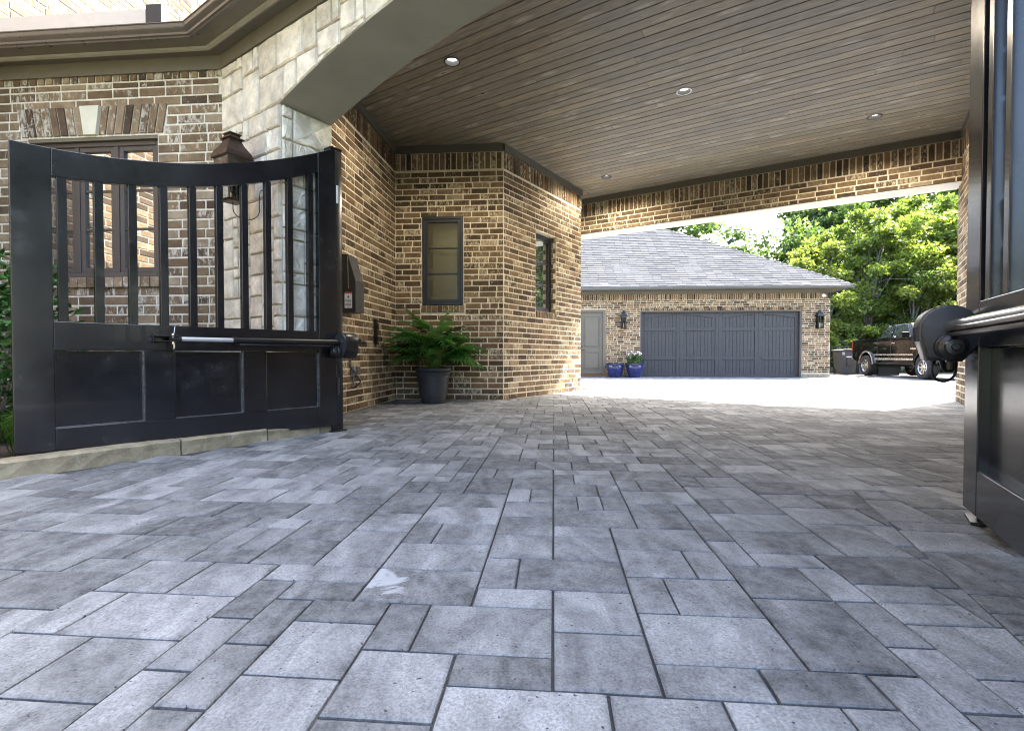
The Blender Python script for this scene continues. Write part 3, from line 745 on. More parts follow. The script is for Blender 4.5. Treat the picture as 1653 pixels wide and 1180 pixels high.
def cut_holes():
    dg = bpy.context.evaluated_depsgraph_get()
    for (x, y) in LIGHTS:
        ct = MB().lathe([(.069, -.02), (.069, .07)], 32, (x, y, CEIL)); n = 32
        ct.f += [tuple(i*2 for i in range(n))[::-1], tuple(i*2+1 for i in range(n))]; ct.r += [0., 0.]
        cut = ct.build('cutter', M['gap'])
        for o in list(portico.children):
            if not (o.name.startswith('board') or o.name.startswith('ceiling_backing')): continue
            if o.name.startswith('board'):
                l = Matrix.Rotation(-o.rotation_euler.z, 2) @ (Vector((x, y))-Vector(o.location[:2])); hx = max(v.co.x for v in o.data.vertices); hy = max(v.co.y for v in o.data.vertices)
                if abs(l.x) > hx+.07 or abs(l.y) > hy+.07: continue
            md = o.modifiers.new('hole', 'BOOLEAN'); md.object = cut; md.operation = 'DIFFERENCE'; md.solver = 'EXACT'
            bpy.context.view_layer.update(); dg = bpy.context.evaluated_depsgraph_get()
            nm = bpy.data.meshes.new_from_object(o.evaluated_get(dg)); o.modifiers.clear(); o.data = nm
        bpy.data.objects.remove(cut)
cut_holes()
# hipped roof over the covered drive
t0, t1, d0, d1, ze, sl_ = -3.0, 5.35, -.26, 7.42, 3.29, .52
hw = (d1-d0)/2; c0, c1 = t0+hw, t1-hw
if c1 < c0: c0 = c1 = (t0+t1)/2
pts = [pw(t0, d0), pw(t1, d0), pw(t1, d1), pw(t0, d1), pw(c0, (d0+d1)/2), pw(c1, (d0+d1)/2)]
zz = [ze]*4+[ze+hw*sl_]*2
MB().add([(p.x, p.y, z) for p, z in zip(pts, zz)], [(0, 1, 5, 4), (1, 2, 5), (2, 3, 4, 5), (3, 0, 4)]).build('roof', M['shingle'], portico, fix=False)
# rear and side eaves
def rect_strip(ta, tb, da, db_, za, zb, name, mat):
    P = [pw(ta, da), pw(tb, da), pw(tb, db_), pw(ta, db_)]
    MB().add([(p.x, p.y, za) for p in P]+[(p.x, p.y, zb) for p in P], [(0, 3, 2, 1), (4, 5, 6, 7), (0, 1, 5, 4), (1, 2, 6, 5), (2, 3, 7, 6), (3, 0, 4, 7)]).build(name, mat, portico)
rect_strip(-.9, 5.35, 7.02, 7.40, 3.17, 3.19, 'rear_soffit', M['trim'])
rect_strip(-.9, 5.35, 7.40, 7.43, 3.17, 3.31, 'rear_fascia', M['trimdark'])
rect_strip(4.97, 5.35, -.3, 7.02, 3.17, 3.19, 'side_soffit', M['trim'])
# recessed lights
for i, (x, y, lb) in enumerate(((-.593, 5.093, 'recessed ceiling light nearest the stucco arch'), (1.896, 5.66, 'recessed ceiling light in the middle of the board ceiling'),
                        (4.426, 6.257, 'recessed ceiling light near the black gate post on the right'), (1.541, 8.345, 'smallest recessed ceiling light, close to the angled brick wall and rear beam'))):
    e = empty('recessed_light', (x, y, CEIL), 0, lb, 'ceiling light', 'recessed lights in the board ceiling')
    MB().lathe([(.069, -.001), (.080, -.001), (.084, -.003), (.08, -.006), (.070, -.005), (.069, -.001)], 32).build('trim_ring', M['drip'] if i == 1 else M['iron'], e, smooth=True)
    MB().lathe([(.068, -.006), (.062, .055)], 32).build('baffle', M['ink'], e, smooth=True)
    MB().lathe([(.0001, .024), (.03, .0255), (.05, .032), (.063, .05)], 32).build('lens', M['bulbon'], e, smooth=True)
    ld = bpy.data.lights.new('downlight', 'SPOT'); ld.energy = 14.; ld.spot_size = R(160); ld.spot_blend = .4; ld.shadow_soft_size = .006; ld.color = (1, .86, .66)
    lo = bpy.data.objects.new('downlight', ld); col.objects.link(lo); lo.parent = e; lo.location = (0, 0, -.004)

# ------------------------------------------------------------------ stone piers and arch
SPAN = 4.08; SPR = 2.52; CREST = .318
def archz(t):
    r = abs((t-SPAN/2)/(SPAN/2))
    return SPR+CREST*(1-r**1.92) if r <= 1 else 0.
def ashlar(x0, x1, z0, z1, seed, gu=.085):
    rg = random.Random(seed); nx, nz = max(2, round((x1-x0)/gu)), max(2, round((z1-z0)/gu)); gx, gz = (x1-x0)/nx, (z1-z0)/nz
    oc = np.zeros((nx+8, nz+8), bool); oc[nx:, :] = True; oc[:, nz:] = True; out = []
    ks = [((4, 3), 6), ((5, 3), 4), ((3, 2), 6), ((4, 2), 6), ((2, 3), 4), ((3, 4), 4), ((5, 2), 4), ((2, 2), 4), ((2, 1), 2), ((3, 1), 1), ((1, 2), 1.5), ((3, 3), 5), ((1, 1), .2)]
    for j in range(nz):
        for i in range(nx):
            if oc[i, j]: continue
            op = [(k, w_) for k, w_ in ks if not oc[i:i+k[0], j:j+k[1]].any()]
            k = rg.choices([o[0] for o in op], [o[1] for o in op])[0] if op else (1, 1)
            oc[i:i+k[0], j:j+k[1]] = True; out.append((x0+i*gx, x0+(i+k[0])*gx, z0+j*gz, z0+(j+k[1])*gz))
    return out
nstone = [0]
def stone_piece(parent, a, b, c, e, rg, low=None, rough=1., mat=None, depth=.022):
    g = .006; n = 5
    def zl(x): return max(c+g, low(x)+.004) if low else c+g
    x_ = [a+g+(b-a-2*g)*k/n for k in range(n+1)]; sk = rg.uniform(-.006, .006); sk2 = rg.uniform(-.006, .006)
    bot = [(x, zl(x)) for x in x_]; top = [(x, e-g+sk*(x-a)/(b-a)) for x in reversed(x_)]
    top = [(x, max(z, zl(x)+.012)) for x, z in top]
    if max(t[1]-p[1] for p, t in zip(bot, reversed(top))) < .03: return
    poly = bot+top; m = len(poly); cx_, cz = sum(p[0] for p in poly)/m, sum(p[1] for p in poly)/m
    i1 = [(p[0]+(cx_-p[0])*.06+rg.uniform(-.003, .003)*rough, p[1]+(cz-p[1])*.08+rg.uniform(-.003, .003)*rough) for p in poly]
    i2 = [(p[0]+(cx_-p[0])*.5, p[1]+(cz-p[1])*.5) for p in poly]
    vs = [(p[0], .0, p[1]) for p in poly]+[(p[0], -depth*.5, p[1]) for p in poly]+[(p[0], -depth+rg.uniform(-.003, .003)*rough, p[1]) for p in i1]+[(p[0], -depth-.003+rg.uniform(-.004, .004)*rough, p[1]) for p in i2]+[(cx_, -depth-.004, cz)]
    fs = []
    for r in range(3):
        for i in range(m): fs.append((r*m+i, r*m+(i+1) % m, (r+1)*m+(i+1) % m, (r+1)*m+i))
    for i in range(m): fs.append((3*m+i, 3*m+(i+1) % m, 4*m))
    MB().add(vs, fs).build('stone', mat or M['stone'], parent, fix=False); nstone[0] += 1
def stone_face(name, P, D, x0, x1, z0, z1, seed, low=None, rough=1., kind=None, mort='smortar', topz=None):
    o = empty(name, (P.x, P.y, 0), angle_of(D), parent=portico); rg = random.Random(seed+100)
    b = MB(); n = 48 if low else 1
    for i in range(n):
        xa, xb = x0+(x1-x0)*i/n, x0+(x1-x0)*(i+1)/n; za, zb = (max(z0, low(xa)), max(z0, low(xb))) if low else (z0, z0)
        b.add([(xa, 0, za), (xb, 0, zb), (xb, 0, z1), (xa, 0, z1)], [(0, 1, 2, 3)])
    b.build('stone_mortar', M[mort], o, fix=False)
    for (a, bb, c, e) in ashlar(x0, x1, z0, z1, seed):
        if low and e < min(low(a), low(bb))+.02: continue
        stone_piece(o, a, bb, c, e, rg, low, rough)
    return o
# left pier front + arch front share one plane; stones run through
lowf = lambda x: archz(x) if 0 < x < SPAN else 0.
stone_face('pier_front', O, T, -.87, .0, 0, SPR+.0, 31)
stone_face('arch_front', O, T, -.87, SPAN+.9, SPR, 3.05, 57, low=lambda x: archz(x) if 0 < x < SPAN else SPR)
stone_face('pier_side', O, Nn, 0, .44, 0, SPR-.003, 77, rough=2.)
P2 = pw(SPAN, 0)
stone_face('pier_front', P2, T, .0, .9, 0, SPR, 33)
P3 = pw(SPAN, .44); stone_face('pier_side', P3, -Nn, 0, .44, 0, SPR-.003, 79, rough=2.)
# pier cores and arch body
def pbox(ta, tb, da, db_, za, zb, name, mat):
    P = [pw(ta, da), pw(tb, da), pw(tb, db_), pw(ta, db_)]
    return MB().add([(p.x, p.y, za) for p in P]+[(p.x, p.y, zb) for p in P], [(0, 3, 2, 1), (4, 5, 6, 7), (0, 1, 5, 4), (1, 2, 6, 5), (2, 3, 7, 6), (3, 0, 4, 7)]).build(name, mat, portico)
pbox(-.86, -.006, .006, .434, 0, SPR+.1, 'pier_core', M['smortar']); pbox(SPAN+.006, SPAN+.9, .006, .434, 0, SPR+.1, 'pier_core', M['smortar'])
ab = MB(); n = 64; poly = [(-.86, 3.5)]+[(-.86, SPR+.05), (-.01, SPR+.05)]+[(SPAN*i/n, archz(SPAN*i/n)+.008) for i in range(n+1)]+[(SPAN+.01, SPR+.05), (SPAN+.9, SPR+.05), (SPAN+.9, 3.5)]
vs = []; 
for dv in (.006, .434):
    for (t, z) in poly: p = pw(t, dv); vs.append((p.x, p.y, z))
m = len(poly); ab.add(vs, [(i, (i+1) % m, m+(i+1) % m, m+i) for i in range(m)]+[tuple(range(m)), tuple(range(m, 2*m))[::-1]])
ab.build('arch_core', M['smortar'], portico)
ss = MB(); 
for i in range(n+1):
    t = SPAN*i/n; z = archz(t)
    for dv in (-.012, .443):
        p = pw(t, dv); ss.v.append((p.x, p.y, z)); 
    for dv in (-.012, .443):
        p = pw(t, dv); ss.v.append((p.x, p.y, z+.012))
for i in range(n):
    a, b = i*4, (i+1)*4
    for f in ((a, a+1, b+1, b), (a+2, b+2, b+3, a+3), (a, b, b+2, a+2), (a+1, a+3, b+3, b+1)): ss.f.append(f); ss.r.append(0)
ss.build('arch_soffit', M['soffit'], portico, smooth=True)

# ------------------------------------------------------------------ gates
LG = 1.886
def ztop(x): return 1.757+.53*max(0, 1-x/LG)**1.9
M['bead_glint'] = plain('painted_bead_highlight', (.16, .16, .165), .3, .6, var=.5, sc_=30, bump=0)  # lighter metallic grey: the edge highlight is painted into the bead colour
def build_gate(P, e, s, label):
    """P hinge point, e direction to the free end, s = +1 when local +y is the driveway side"""
    g = empty('gate_leaf', (P[0], P[1], 0), angle_of(e), label, 'gate', 'pair of black swing gates')
    Y = lambda a, b: (min(s*a, s*b), max(s*a, s*b))
    def bx(name, x0, x1, y0, y1, z0, z1, bev=.003, mat='gate', par=None):
        a, b = Y(y0, y1); return MB().box(x0, x1, a, b, z0, z1).build(name, M[mat], par or g, bevel=bev)
    t = -.05
    # stiles follow the top curve
    def stile(x0, x1):
        a, b = Y(t, 0); xs = [x0+(x1-x0)*k/4 for k in range(5)]
        MB().prism([(x0, .055), (x1, .055)]+[(x, ztop(x)) for x in reversed(xs)], 'y', a, b).build('stile', M['gate'], g, bevel=.003)
    stile(0, .150); stile(1.72, LG)
    n = 28; xs = [.1505+(1.7195-.1505)*k/n for k in range(n+1)]
    a, b = Y(t+.001, -.001)
    poly = [(x, ztop(x)-.152+.0*x) for x in xs]+[(x, ztop(x)) for x in reversed(xs)]
    tr = MB(); m = len(poly)
    for yy in (a, b):
        for (x, z) in poly: tr.v.append((x, yy, z))
    k2 = n+1
    for i in range(n):
        j = 2*k2-1-i
        tr.f += [(i, i+1, j-1, j), (m+i, m+j, m+j-1, m+i+1), (i, m+i, m+i+1, i+1), (j, j-1, m+j-1, m+j)]; tr.r += [0.]*4
    tr.f += [(0, k2*2-1, m+k2*2-1, m), (n, m+n, m+n+1, n+1)]; tr.r += [0., 0.]
    tr.build('top_rail', M['gate'], g, bevel=.003)
    bx('middle_rail', .1505, 1.7195, t+.001, -.001, .65, .81)
    bx('bottom_rail', .1505, 1.7195, t+.001, -.001, .055, .215)
    for a0, b0 in ((.561, .722), (1.14, 1.303)): bx('mullion', a0, b0, t+.001, -.001, .2155, .6495)
    for a0, b0 in ((.1505, .5605), (.7225, 1.1395), (1.3035, 1.7195)):
        bx('panel', a0+.004, b0-.004, t+.006, -.034, .2195, .6455, .001)
        for xx in (a0+.0005, b0-.006): bx('bead', xx, xx+.0055, -.0335, -.004, .221, .644, 0, 'bead_glint' if xx < (a0+b0)/2 and s > 0 else 'gate')  # hinge-side beads of the left leaf carry the painted highlight
        bx('bead', a0+.0005, b0-.0005, -.0335, -.004, .2158, .2208, 0, 'bead_glint' if s > 0 else 'gate')
    for k in range(10):
        xc = 1.6765-.1627*k; zt = ztop(xc)-.15
        bx('bar', xc-.0215, xc+.0215, t+.004, -.004, .8105, zt, .002)
    return g
HL = Vector((-1.4224, 4.127)); EL = Vector((-1.2248, -1.4341)).normalized()
HR = Vector((1.70, 1.906)); ER = Vector((-.479, -.878)).normalized()
build_gate(HL, EL, 1, 'black gate leaf standing open on the left in front of the window and stone pier')
build_gate(HR, ER, -1, 'black gate leaf at the right edge, seen edge-on and close to the viewer')
def post(P, lb, h=2.29):
    p = empty('gate_post', (P[0], P[1], 0), angle_of(T), lb, 'gate post', 'gate posts')
    MB().box(-.05, .05, -.05, .05, 0, h).build('shaft', M['gate'], p, bevel=.004, smooth=True)
    MB().box(-.053, .053, -.053, .053, h, h+.012).build('cap', M['gate'], p, bevel=.003)
    MB().box(-.07, .07, -.07, .07, 0.001, .012).build('base_plate', M['iron'], p, bevel=.002)
    return p
nL = Vector((EL.y, -EL.x)); nL = Vector((-EL.y, EL.x))     # driveway side of the left leaf
pL = HL-nL*.065+EL*-.012; pR = Vector((1.775, 1.865))
post(pL, 'square black gate post against the limestone pier, behind the left gate')
post(pR, 'square black gate post hidden behind the right gate leaf, only its foot shows')
for P, e, s, lb in ((HL, EL, 1, 'steel barrel hinge at the post of the left gate, {}'), (HR, ER, -1, 'steel barrel hinge at the post of the right gate, {}')):
    for z, q in ((1.85, 'upper one'), (.3, 'lower one')):
        if s < 0: continue
        h = MB().lathe([(.0001, 0), (.009, 0), (.009, .14), (.0001, .14)], 12).build('hinge', M['drip' if z > 1 else 'iron'], loc=(P.x-e.x*.008-e.y*.006*s, P.y-e.y*.008+e.x*.004*s, z), smooth=True)
        tag(h, lb.format(q), 'hinge', 'gate hinges')

def opener(P, e, s, lb, wires):
    o = empty('gate_opener', (P[0], P[1], .728), angle_of(e), lb, 'gate opener', 'gate opener arms')
    y = .075*s
    # bracket on the leaf
    b = MB().box(1.14, 1.262, min(.001*s, .09*s), max(.001*s, .09*s), .010, .018).box(1.14, 1.262, min(.001*s, .09*s), max(.001*s, .09*s), -.022, -.014).box(1.252, 1.26, min(0, .02*s), max(0, .02*s), -.03, .028)
    b.build('leaf_bracket', M['iron'], o, bevel=.0015)
    MB().tube([(1.17, y, -.035), (1.17, y, .03)], .008, 10).build('pin', M['chrome'], o, smooth=True)
    MB().tube([(1.165, y, -.03), (1.165, y, -.06), (1.17, y+.01*s, -.066)], .006, 8).build('clip', M['chrome'], o, smooth=True)
    MB().tube([(1.165, y, .028), (1.16, y-.01*s, .05), (1.15, y-.03*s, .075)], .002, 6).build('safety_wire', M['chrome'], o, smooth=True)
    MB().tube([(1.19, y, -.004), (1.125, y, -.004)], .012, 12).build('rod_end', M['iron'], o, smooth=True)
    MB().tube([(1.125, y, -.004), (.80, y, -.004)], .0145, 20).build('rod', M['drip'], o, smooth=True)
    MB().tube([(.82, y, -.004), (.795, y, -.004)], .022, 20).build('collar', M['plastic'], o, smooth=True)
    MB().tube([(.80, y, -.004), (.02, y, -.004)], [.019, .021], 20).build('tube', M['chrome' if s < 0 else 'plastic'], o, smooth=True)
    MB().box(.03, .78, min(y-.014, y+.014), max(y-.014, y+.014), -.042, -.026).build('under_rail', M['plastic'], o, bevel=.008, smooth=True)
    # motor head: rounded housing across the arm, drum below
    hd = MB(); prof = []
    for k in range(25):
        a = math.pi*k/24; prof.append((y+math.cos(a)*.085, .0+math.sin(a)*.075))
    prof += [(y-.085, -.04), (y-.06, -.125), (y+.04, -.13), (y+.085, -.075)]
    hd.prism(prof, 'x', -.10, .0).build('motor_head', M['plastic'], o, bevel=.003, smooth=True)
    for k in range(4): MB().box(-.09+.022*k, -.082+.022*k, min(y-.0885, y+.0885), max(y-.0885, y+.0885), -.055, -.002).build('rib', M['plastic'], o)
    hd = MB(); prof2 = [(y+(a-y)*.93, b*.93) for a, b in prof]; hd.prism(prof2, 'x', .0002, .022).build('head_cover', M['plastic2'], o, bevel=.004, smooth=True)
    MX = Matrix.Translation((.02, y+.0, -.078)) @ Matrix.Rotation(math.pi/2, 4, 'Y')
    MB().lathe([(.048, 0), (.048, .03), (.043, .035), (.043, .055), (.03, .062), (.026, .07), (.012, .072), (.010, .08), (.0001, .08)], 28, M_=MX).build('motor_drum', M['plastic'], o, smooth=True)
    MB().box(-.16, -.101, min(y-.03, y+.03), max(y-.03, y+.03), -.02, .03).build('wall_bracket', M['iron'], o, bevel=.004)
    MB().tube([(-.16, y, .0), (-.21, y, .0)], .016, 14).build('release_knob', M['plastic'], o, smooth=True)
    for q in range(2): MB().tube([(.02, y+.05-.02*q, -.0+.01*q), (.028, y+.05-.02*q, .01*q)], .005, 8).build('screw', M['chrome'], o)
    MB().tube([(-.06, y+.02, -.125), (-.06, y+.02, -.16)], .012, 10).build('cable_gland', M['plastic'], o, smooth=True)
    return o
opener(HL, EL, 1, 'black and silver linear gate opener arm across the left gate', None)
opR = opener(HR+ER*.12, ER, -1, 'large black gate opener motor with shiny arm on the right gate', None)
def cable(pts, r, name, lb, cat, mat='rubber', sub=6, group=None):
    P = [Vector(p) for p in pts]; P = [P[0]*2-P[1]]+P+[P[-1]*2-P[-2]]; out = []
    for i in range(1, len(P)-2):
        for k in range(sub):
            t = k/sub; out.append(.5*((2*P[i])+(P[i+1]-P[i-1])*t+(2*P[i-1]-5*P[i]+4*P[i+1]-P[i+2])*t*t+(3*P[i]-P[i-1]-3*P[i+1]+P[i+2])*t**3))
    out.append(P[-2])
    return tag(MB().tube(out, r, 8).build(name, M[mat], smooth=True), lb, cat, group)
a = HL+nL*.075-EL*.06
cable([(a.x, a.y, .57), (a.x+.02, a.y+.03, .5), (a.x+.05, a.y+.15, .40), (-1.5, 4.75, .32), (-1.62, 5.3, .42), (-1.775, 5.66, .46)], .006, 'cable', 'thin black cable from the left opener to the grey box on the brick wall', 'cable')
cable([(-2.0, 3.66, .03), (-1.86, 3.72, .10), (-1.76, 3.86, .035), (-1.62, 4.02, .05), (-1.53, 4.12, .09)], .007, 'cable', 'black cable lying on the stone edging under the left gate', 'cable')
hr = HR+ER*.09; nR = Vector((ER.y, -ER.x))
b = hr+nR*.075-ER*.06
lp = [(b.x-.02, b.y, .61), (b.x-.035, b.y, .585), (b.x-.035, b.y, .555), (b.x-.02, b.y, .53), (b.x+.015, b.y, .523), (b.x+.045, b.y, .54), (b.x+.055, b.y, .57), (b.x+.05, b.y+.01, .62)]
cable(lp, .0045, 'cable', 'loop of black cable hanging under the motor on the right gate', 'cable', 'plastic')
cable([(b.x, b.y, .60), (b.x+.01, b.y, .57), (b.x+.03, b.y, .565), (b.x+.05, b.y, .575), (b.x+.06, b.y+.01, .60)], .008, 'cable_clamp', 'short knotted black cable right below the motor on the right gate', 'cable', 'plastic')

# ------------------------------------------------------------------ things on the side wall (W3)
def on3(u, z, out): p = W3O+D3*(u+ (2.82-1.8713)); n = Vector((D3.y, -D3.x)); p = p+n*out; return (p.x, p.y, z)
cb = empty('control_box', on3(.02, 1.07, .012), angle_of(D3), 'black wall box with sloped front and white warning sticker behind the left gate post', 'control box')
pr = [(0, 0), (-.195, 0), (-.195, .33), (-.115, .60), (0, .62)]
MB().prism(pr, 'x', 0, .22).build('casing', M['plastic2'], cb, bevel=.004)
lb_ = MB().box(-.0015, -.0005, -.155, -.075, .045, .21).build('sticker', M['label'], cb)
MB().box(-.0022, -.0016, -.154, -.076, .194, .209).build('red_band', M['red'], cb)
tri = MB().prism([(-.128, .150), (-.103, .150), (-.1155, .182)], 'x', -.0022, -.0016).build('warning_mark', M['ink'], cb)
for k in range(6):
    MB().box(-.0022, -.0016, -.148, -.082-(.02 if k % 3 == 2 else 0), .132-.014*k-.0025, .132-.014*k+.0025).build('print_line', M['ink'], cb)
MB().tube([(-.01, -.115, .58), (-.012, -.12, .30), (-.01, -.12, .25)], .0025, 6).build('hasp_rod', M['chrome'], cb)
vt = empty('louvre_strip', on3(1.02, .766, .012), angle_of(D3), 'narrow black louvred strip fixed upright on the brick side wall', 'vent')
MB().box(0, .105, -.012, 0, 0, .31).build('backing', M['plastic'], vt)
for k in range(9): MB().box(.004, .101, -.03, -.012, .006+.034*k, .024+.034*k).build('louvre', M['plastic'], vt, bevel=.002, seg=1)
ob = empty('outlet_box', on3(.33, .40, .012), angle_of(D3), 'small grey electrical box low on the brick side wall', 'outlet box')
MB().box(0, .075, -.035, 0, 0, .10).build('casing', M['greymetal'], ob, bevel=.004); MB().box(.085, .17, -.045, 0, .0, .095).build('cover', M['trimdark'], ob, bevel=.004); MB().tube([(.0375, -.017, 0), (.0375, -.017, -.06), (.03, -.0, -.1)], .008, 8).build('conduit', M['greymetal'], ob)

# ------------------------------------------------------------------ lanterns
def gas_lantern():
    p = pw(-.27, 0)
    # hangs from a bracket on the pier front
    o = empty('gas_lantern', (p.x-Nn.x*.215-T.x*.03, p.y-Nn.y*.215-T.y*.03, 1.78), angle_of(T)+R(4), 'aged copper gas lantern with four glass panes on the limestone pier', 'lantern')
    w0, w1_, h = .085, .115, .40
    def ring(s0, s1, z0, z1, name, mat):   # square frustum
        vs = [(-s0, -s0, z0), (s0, -s0, z0), (s0, s0, z0), (-s0, s0, z0), (-s1, -s1, z1), (s1, -s1, z1), (s1, s1, z1), (-s1, s1, z1)]
        return MB().add(vs, [(0, 3, 2, 1), (4, 5, 6, 7), (0, 1, 5, 4), (1, 2, 6, 5), (2, 3, 7, 6), (3, 0, 4, 7)]).build(name, mat, o, bevel=.002, seg=1)
    ring(w0-.006, w0+.01, 0, .018, 'base', M['copper'])
    for sx in (-1, 1):
        for sy in (-1, 1):
            MB().tube([(sx*w0, sy*w0, .015), (sx*w1_, sy*w1_, h)], .008, 4).build('corner_bar', M['copper'], o)
    for k in range(4):
        Mr = Matrix.Rotation(k*math.pi/2, 4, 'Z'); vs = [Mr @ Vector(v) for v in ((-w0, -w0, .02), (w0, -w0, .02), (w1_, -w1_, h), (-w1_, -w1_, h))]
        MB().add(vs, [(0, 1, 2, 3)]).build('pane', M['clear'], o, fix=False)
    ring(w1_+.022, w1_+.025, h, h+.010, 'eave_rim', M['copper'])
    prof = [(w1_+.02, 0), (w1_+.018, .02), (w1_+.008, .05), (w1_-.015, .085), (.078, .12), (.064, .15), (.06, .175)]
    hd = MB(); hd.lathe([(r*math.sqrt(2), z) for r, z in prof], 4, (0, 0, h+.01), None, math.pi/4); hd.build('hood', M['copper'], o)
    ring(.078, .078, h+.182, h+.196, 'hood_cap', M['copper']); ring(.055, .05, h+.196, h+.225, 'chimney', M['copper']); ring(.062, .062, h+.226, h+.240, 'chimney_cap', M['copper'])
    MB().tube([(0, 0, .018), (0, 0, .09)], .012, 10).build('burner', M['iron'], o, smooth=True)
    MB().lathe([(.016, 0), (.026, .01), (.026, .06), (.018, .075), (.0001, .075)], 16, (0, 0, .09)).build('burner_tip', M['iron'], o, smooth=True)
    MB().tube([(.0, w1_-.0, h-.01), (.03, .2, h-.0), (.04, .262, h-.0)], .011, 8).build('arm', M['copper'], o, smooth=True)
    MB().box(-.005, .10, .232, .262, h-.07, h+.03).build('wall_plate', M['iron'], o, bevel=.004)
    pts = [(0, 0, 0), (0.0, .0, -.06)]
    for k in range(9):
        a_ = math.pi*k/8; pts.append((.06-.06*math.cos(a_), .10-.10*math.cos(a_), -.06-.09*math.sin(a_)))
    pts += [(.12, .2, .05), (.12, .21, .14), (.12, .25, .17)]
    MB().tube(pts, .0045, 8).build('gas_pipe', M['iron'], o, smooth=True)
    o.scale = (.77, .77, .80); return o
gas_lantern()

# ------------------------------------------------------------------ potted plant in the corner
def leaf_blade(L, W, rg):
    """deeply lobed leaf lying along +x, drooping; about 40 triangles"""
    b = MB(); n = 8; mid = []
    for k in range(n+1):
        s = k/n; mid.append(Vector((L*s, 0, -.30*L*s*s)))
    for k in range(1, n+1):
        s = k/n; wl_ = W*math.sin(math.pi*min(1, .12+.88*s)**.8)*(1.0) + .02*L
        base0, base1 = mid[k-1], mid[k]
        for sgn in (-1, 1):
            tip = base1+Vector((.16*L*(.5+s), sgn*wl_, -.12*L-.1*abs(wl_)+rg.uniform(-.01, .01)*L))
            m1 = base0.lerp(tip, .55)+Vector((-.01, 0, .02*L)); m2 = base1.lerp(tip, .5)+Vector((.03*L, 0, .02*L))
            b.add([base0, m1, tip, m2, base1], [(0, 1, 2, 3, 4) if sgn < 0 else (4, 3, 2, 1, 0)])
    tip = mid[-1]+Vector((.14*L, 0, -.08*L)); b.add([mid[-1]+Vector((-.02*L, .03*L, 0)), mid[-1]+Vector((-.02*L, -.03*L, 0)), tip], [(0, 1, 2)])
    return b
def mesh_of(b, name, mat):
    me = bpy.data.meshes.new(name); me.from_pydata(b.v, [], b.f); me.materials.append(mat); return me
pp = empty('potted_plant', (-1.03, 6.64, 0), 0, 'dark green split-leaf plant in a ribbed charcoal pot in the brick corner', 'potted plant')
MB().lathe([(.0001, 0), (.145, 0), (.155, .02), (.158, .045), (.162, .05), (.163, .065), (.168, .07), (.170, .085), (.178, .09), (.205, .34), (.214, .345), (.215, .36), (.209, .364), (.218, .385), (.218, .395), (.212, .40), (.222, .415), (.234, .43), (.236, .455), (.215, .46), (.205, .43), (.2, .40), (.0001, .40)], 48).build('pot', M['pot'], pp, smooth=True)
MB().lathe([(.203, .405), (.1, .415), (.0001, .42)], 24).build('soil', M['soil'], pp)
prg = random.Random(5); lms = []
for k in range(5): lms.append(mesh_of(leaf_blade(1., .36, prg), 'leaf', M['leafD']))
for k in range(84):
    a_ = k*2.399+prg.uniform(-.3, .3); f = math.sqrt((k+.5)/84); lean = .14+.95*f
    ht = prg.uniform(.30, .84)*(1.12-.45*f)
    r0 = .07*f; bx_, by_ = math.cos(a_)*r0, math.sin(a_)*r0
    rr = r0+lean*.2; tp = Vector((math.cos(a_)*rr, math.sin(a_)*rr, .41+ht*.72)); mdp = Vector((math.cos(a_)*rr*.42, math.sin(a_)*rr*.42, .41+ht*.5))
    MB().tube([(bx_, by_, .40), mdp, tp], [.005, .004, .003], 5, False).build('stem', M['stem'], pp, fix=False)
    Ls = prg.uniform(.28, .42)
    o = link('leaf', lms[k % 5], None, pp, tp, (prg.uniform(-.35, .35), prg.uniform(-1.25, -.25)+.75*f, a_+prg.uniform(-.5, .5))); o.scale = (Ls, Ls, Ls)

# ------------------------------------------------------------------ shrubs, grass and small plants in the bed
def shrub(name, x, y, z, r, h, n, seed, lab, mat='leafS', ls=.055, cat='shrub', group='shrubs in the left bed'):
    rg = random.Random(seed); e = empty(name, (x, y, z), 0, lab, cat, group); b = MB()
    stems = MB()
    for k in range(12):
        a_ = rg.uniform(0, 6.28); rr = r*rg.uniform(.2, .8); stems.tube([(0, 0, 0), (math.cos(a_)*rr*.4, math.sin(a_)*rr*.4, h*.4), (math.cos(a_)*rr, math.sin(a_)*rr, h*rg.uniform(.6, .95))], [.008, .006, .003], 5, False)
    stems.build('branches', M['bark'], e, fix=False)
    for k in range(n):
        a_ = rg.uniform(0, 6.28); u = rg.random()**.45; zz_ = rg.random(); rad = r*u*(1-.55*abs(zz_-.5)**1.5*2)*rg.uniform(.8, 1.1)
        c = Vector((math.cos(a_)*rad, math.sin(a_)*rad, h*zz_)); s = ls*rg.uniform(.6, 1.2)
        d1 = Vector((rg.gauss(0, 1)+math.cos(a_)*.8, rg.gauss(0, 1)+math.sin(a_)*.8, rg.gauss(0, .6)+.2)).normalized(); d2 = d1.cross(Vector((rg.gauss(0, 1), rg.gauss(0, 1), rg.gauss(0, 1)))).normalized()
        up = d1.cross(d2)*.12*s
        b.add([c, c+d1*s*.5+d2*s*.26+up, c+d1*s, c+d1*s*.5-d2*s*.26+up], [(0, 1, 2, 3)], rg.random()*.99+.005)
    b.build('foliage', M[mat], e, fix=False); return e
shrub('shrub', -3.55, 3.45, .03, .5, 1.25, 2600, 1, 'tall glossy green shrub at the left edge beside the gate', ls=.075)
shrub('shrub', -4.35, 3.9, .03, .38, .95, 1100, 2, 'lower glossy shrub behind the gate under the window', ls=.07)
shrub('small_shrub', -2.95, 3.8, .03, .18, .62, 260, 3, 'small yellow-leaved shrub seen between the gate bars', 'leafC', .09)
shrub('small_shrub', -2.62, 3.98, .03, .2, .52, 240, 4, 'low green shrub in front of the stone pier behind the gate', 'leafA', .07)
gb = MB(); grg = random.Random(8)
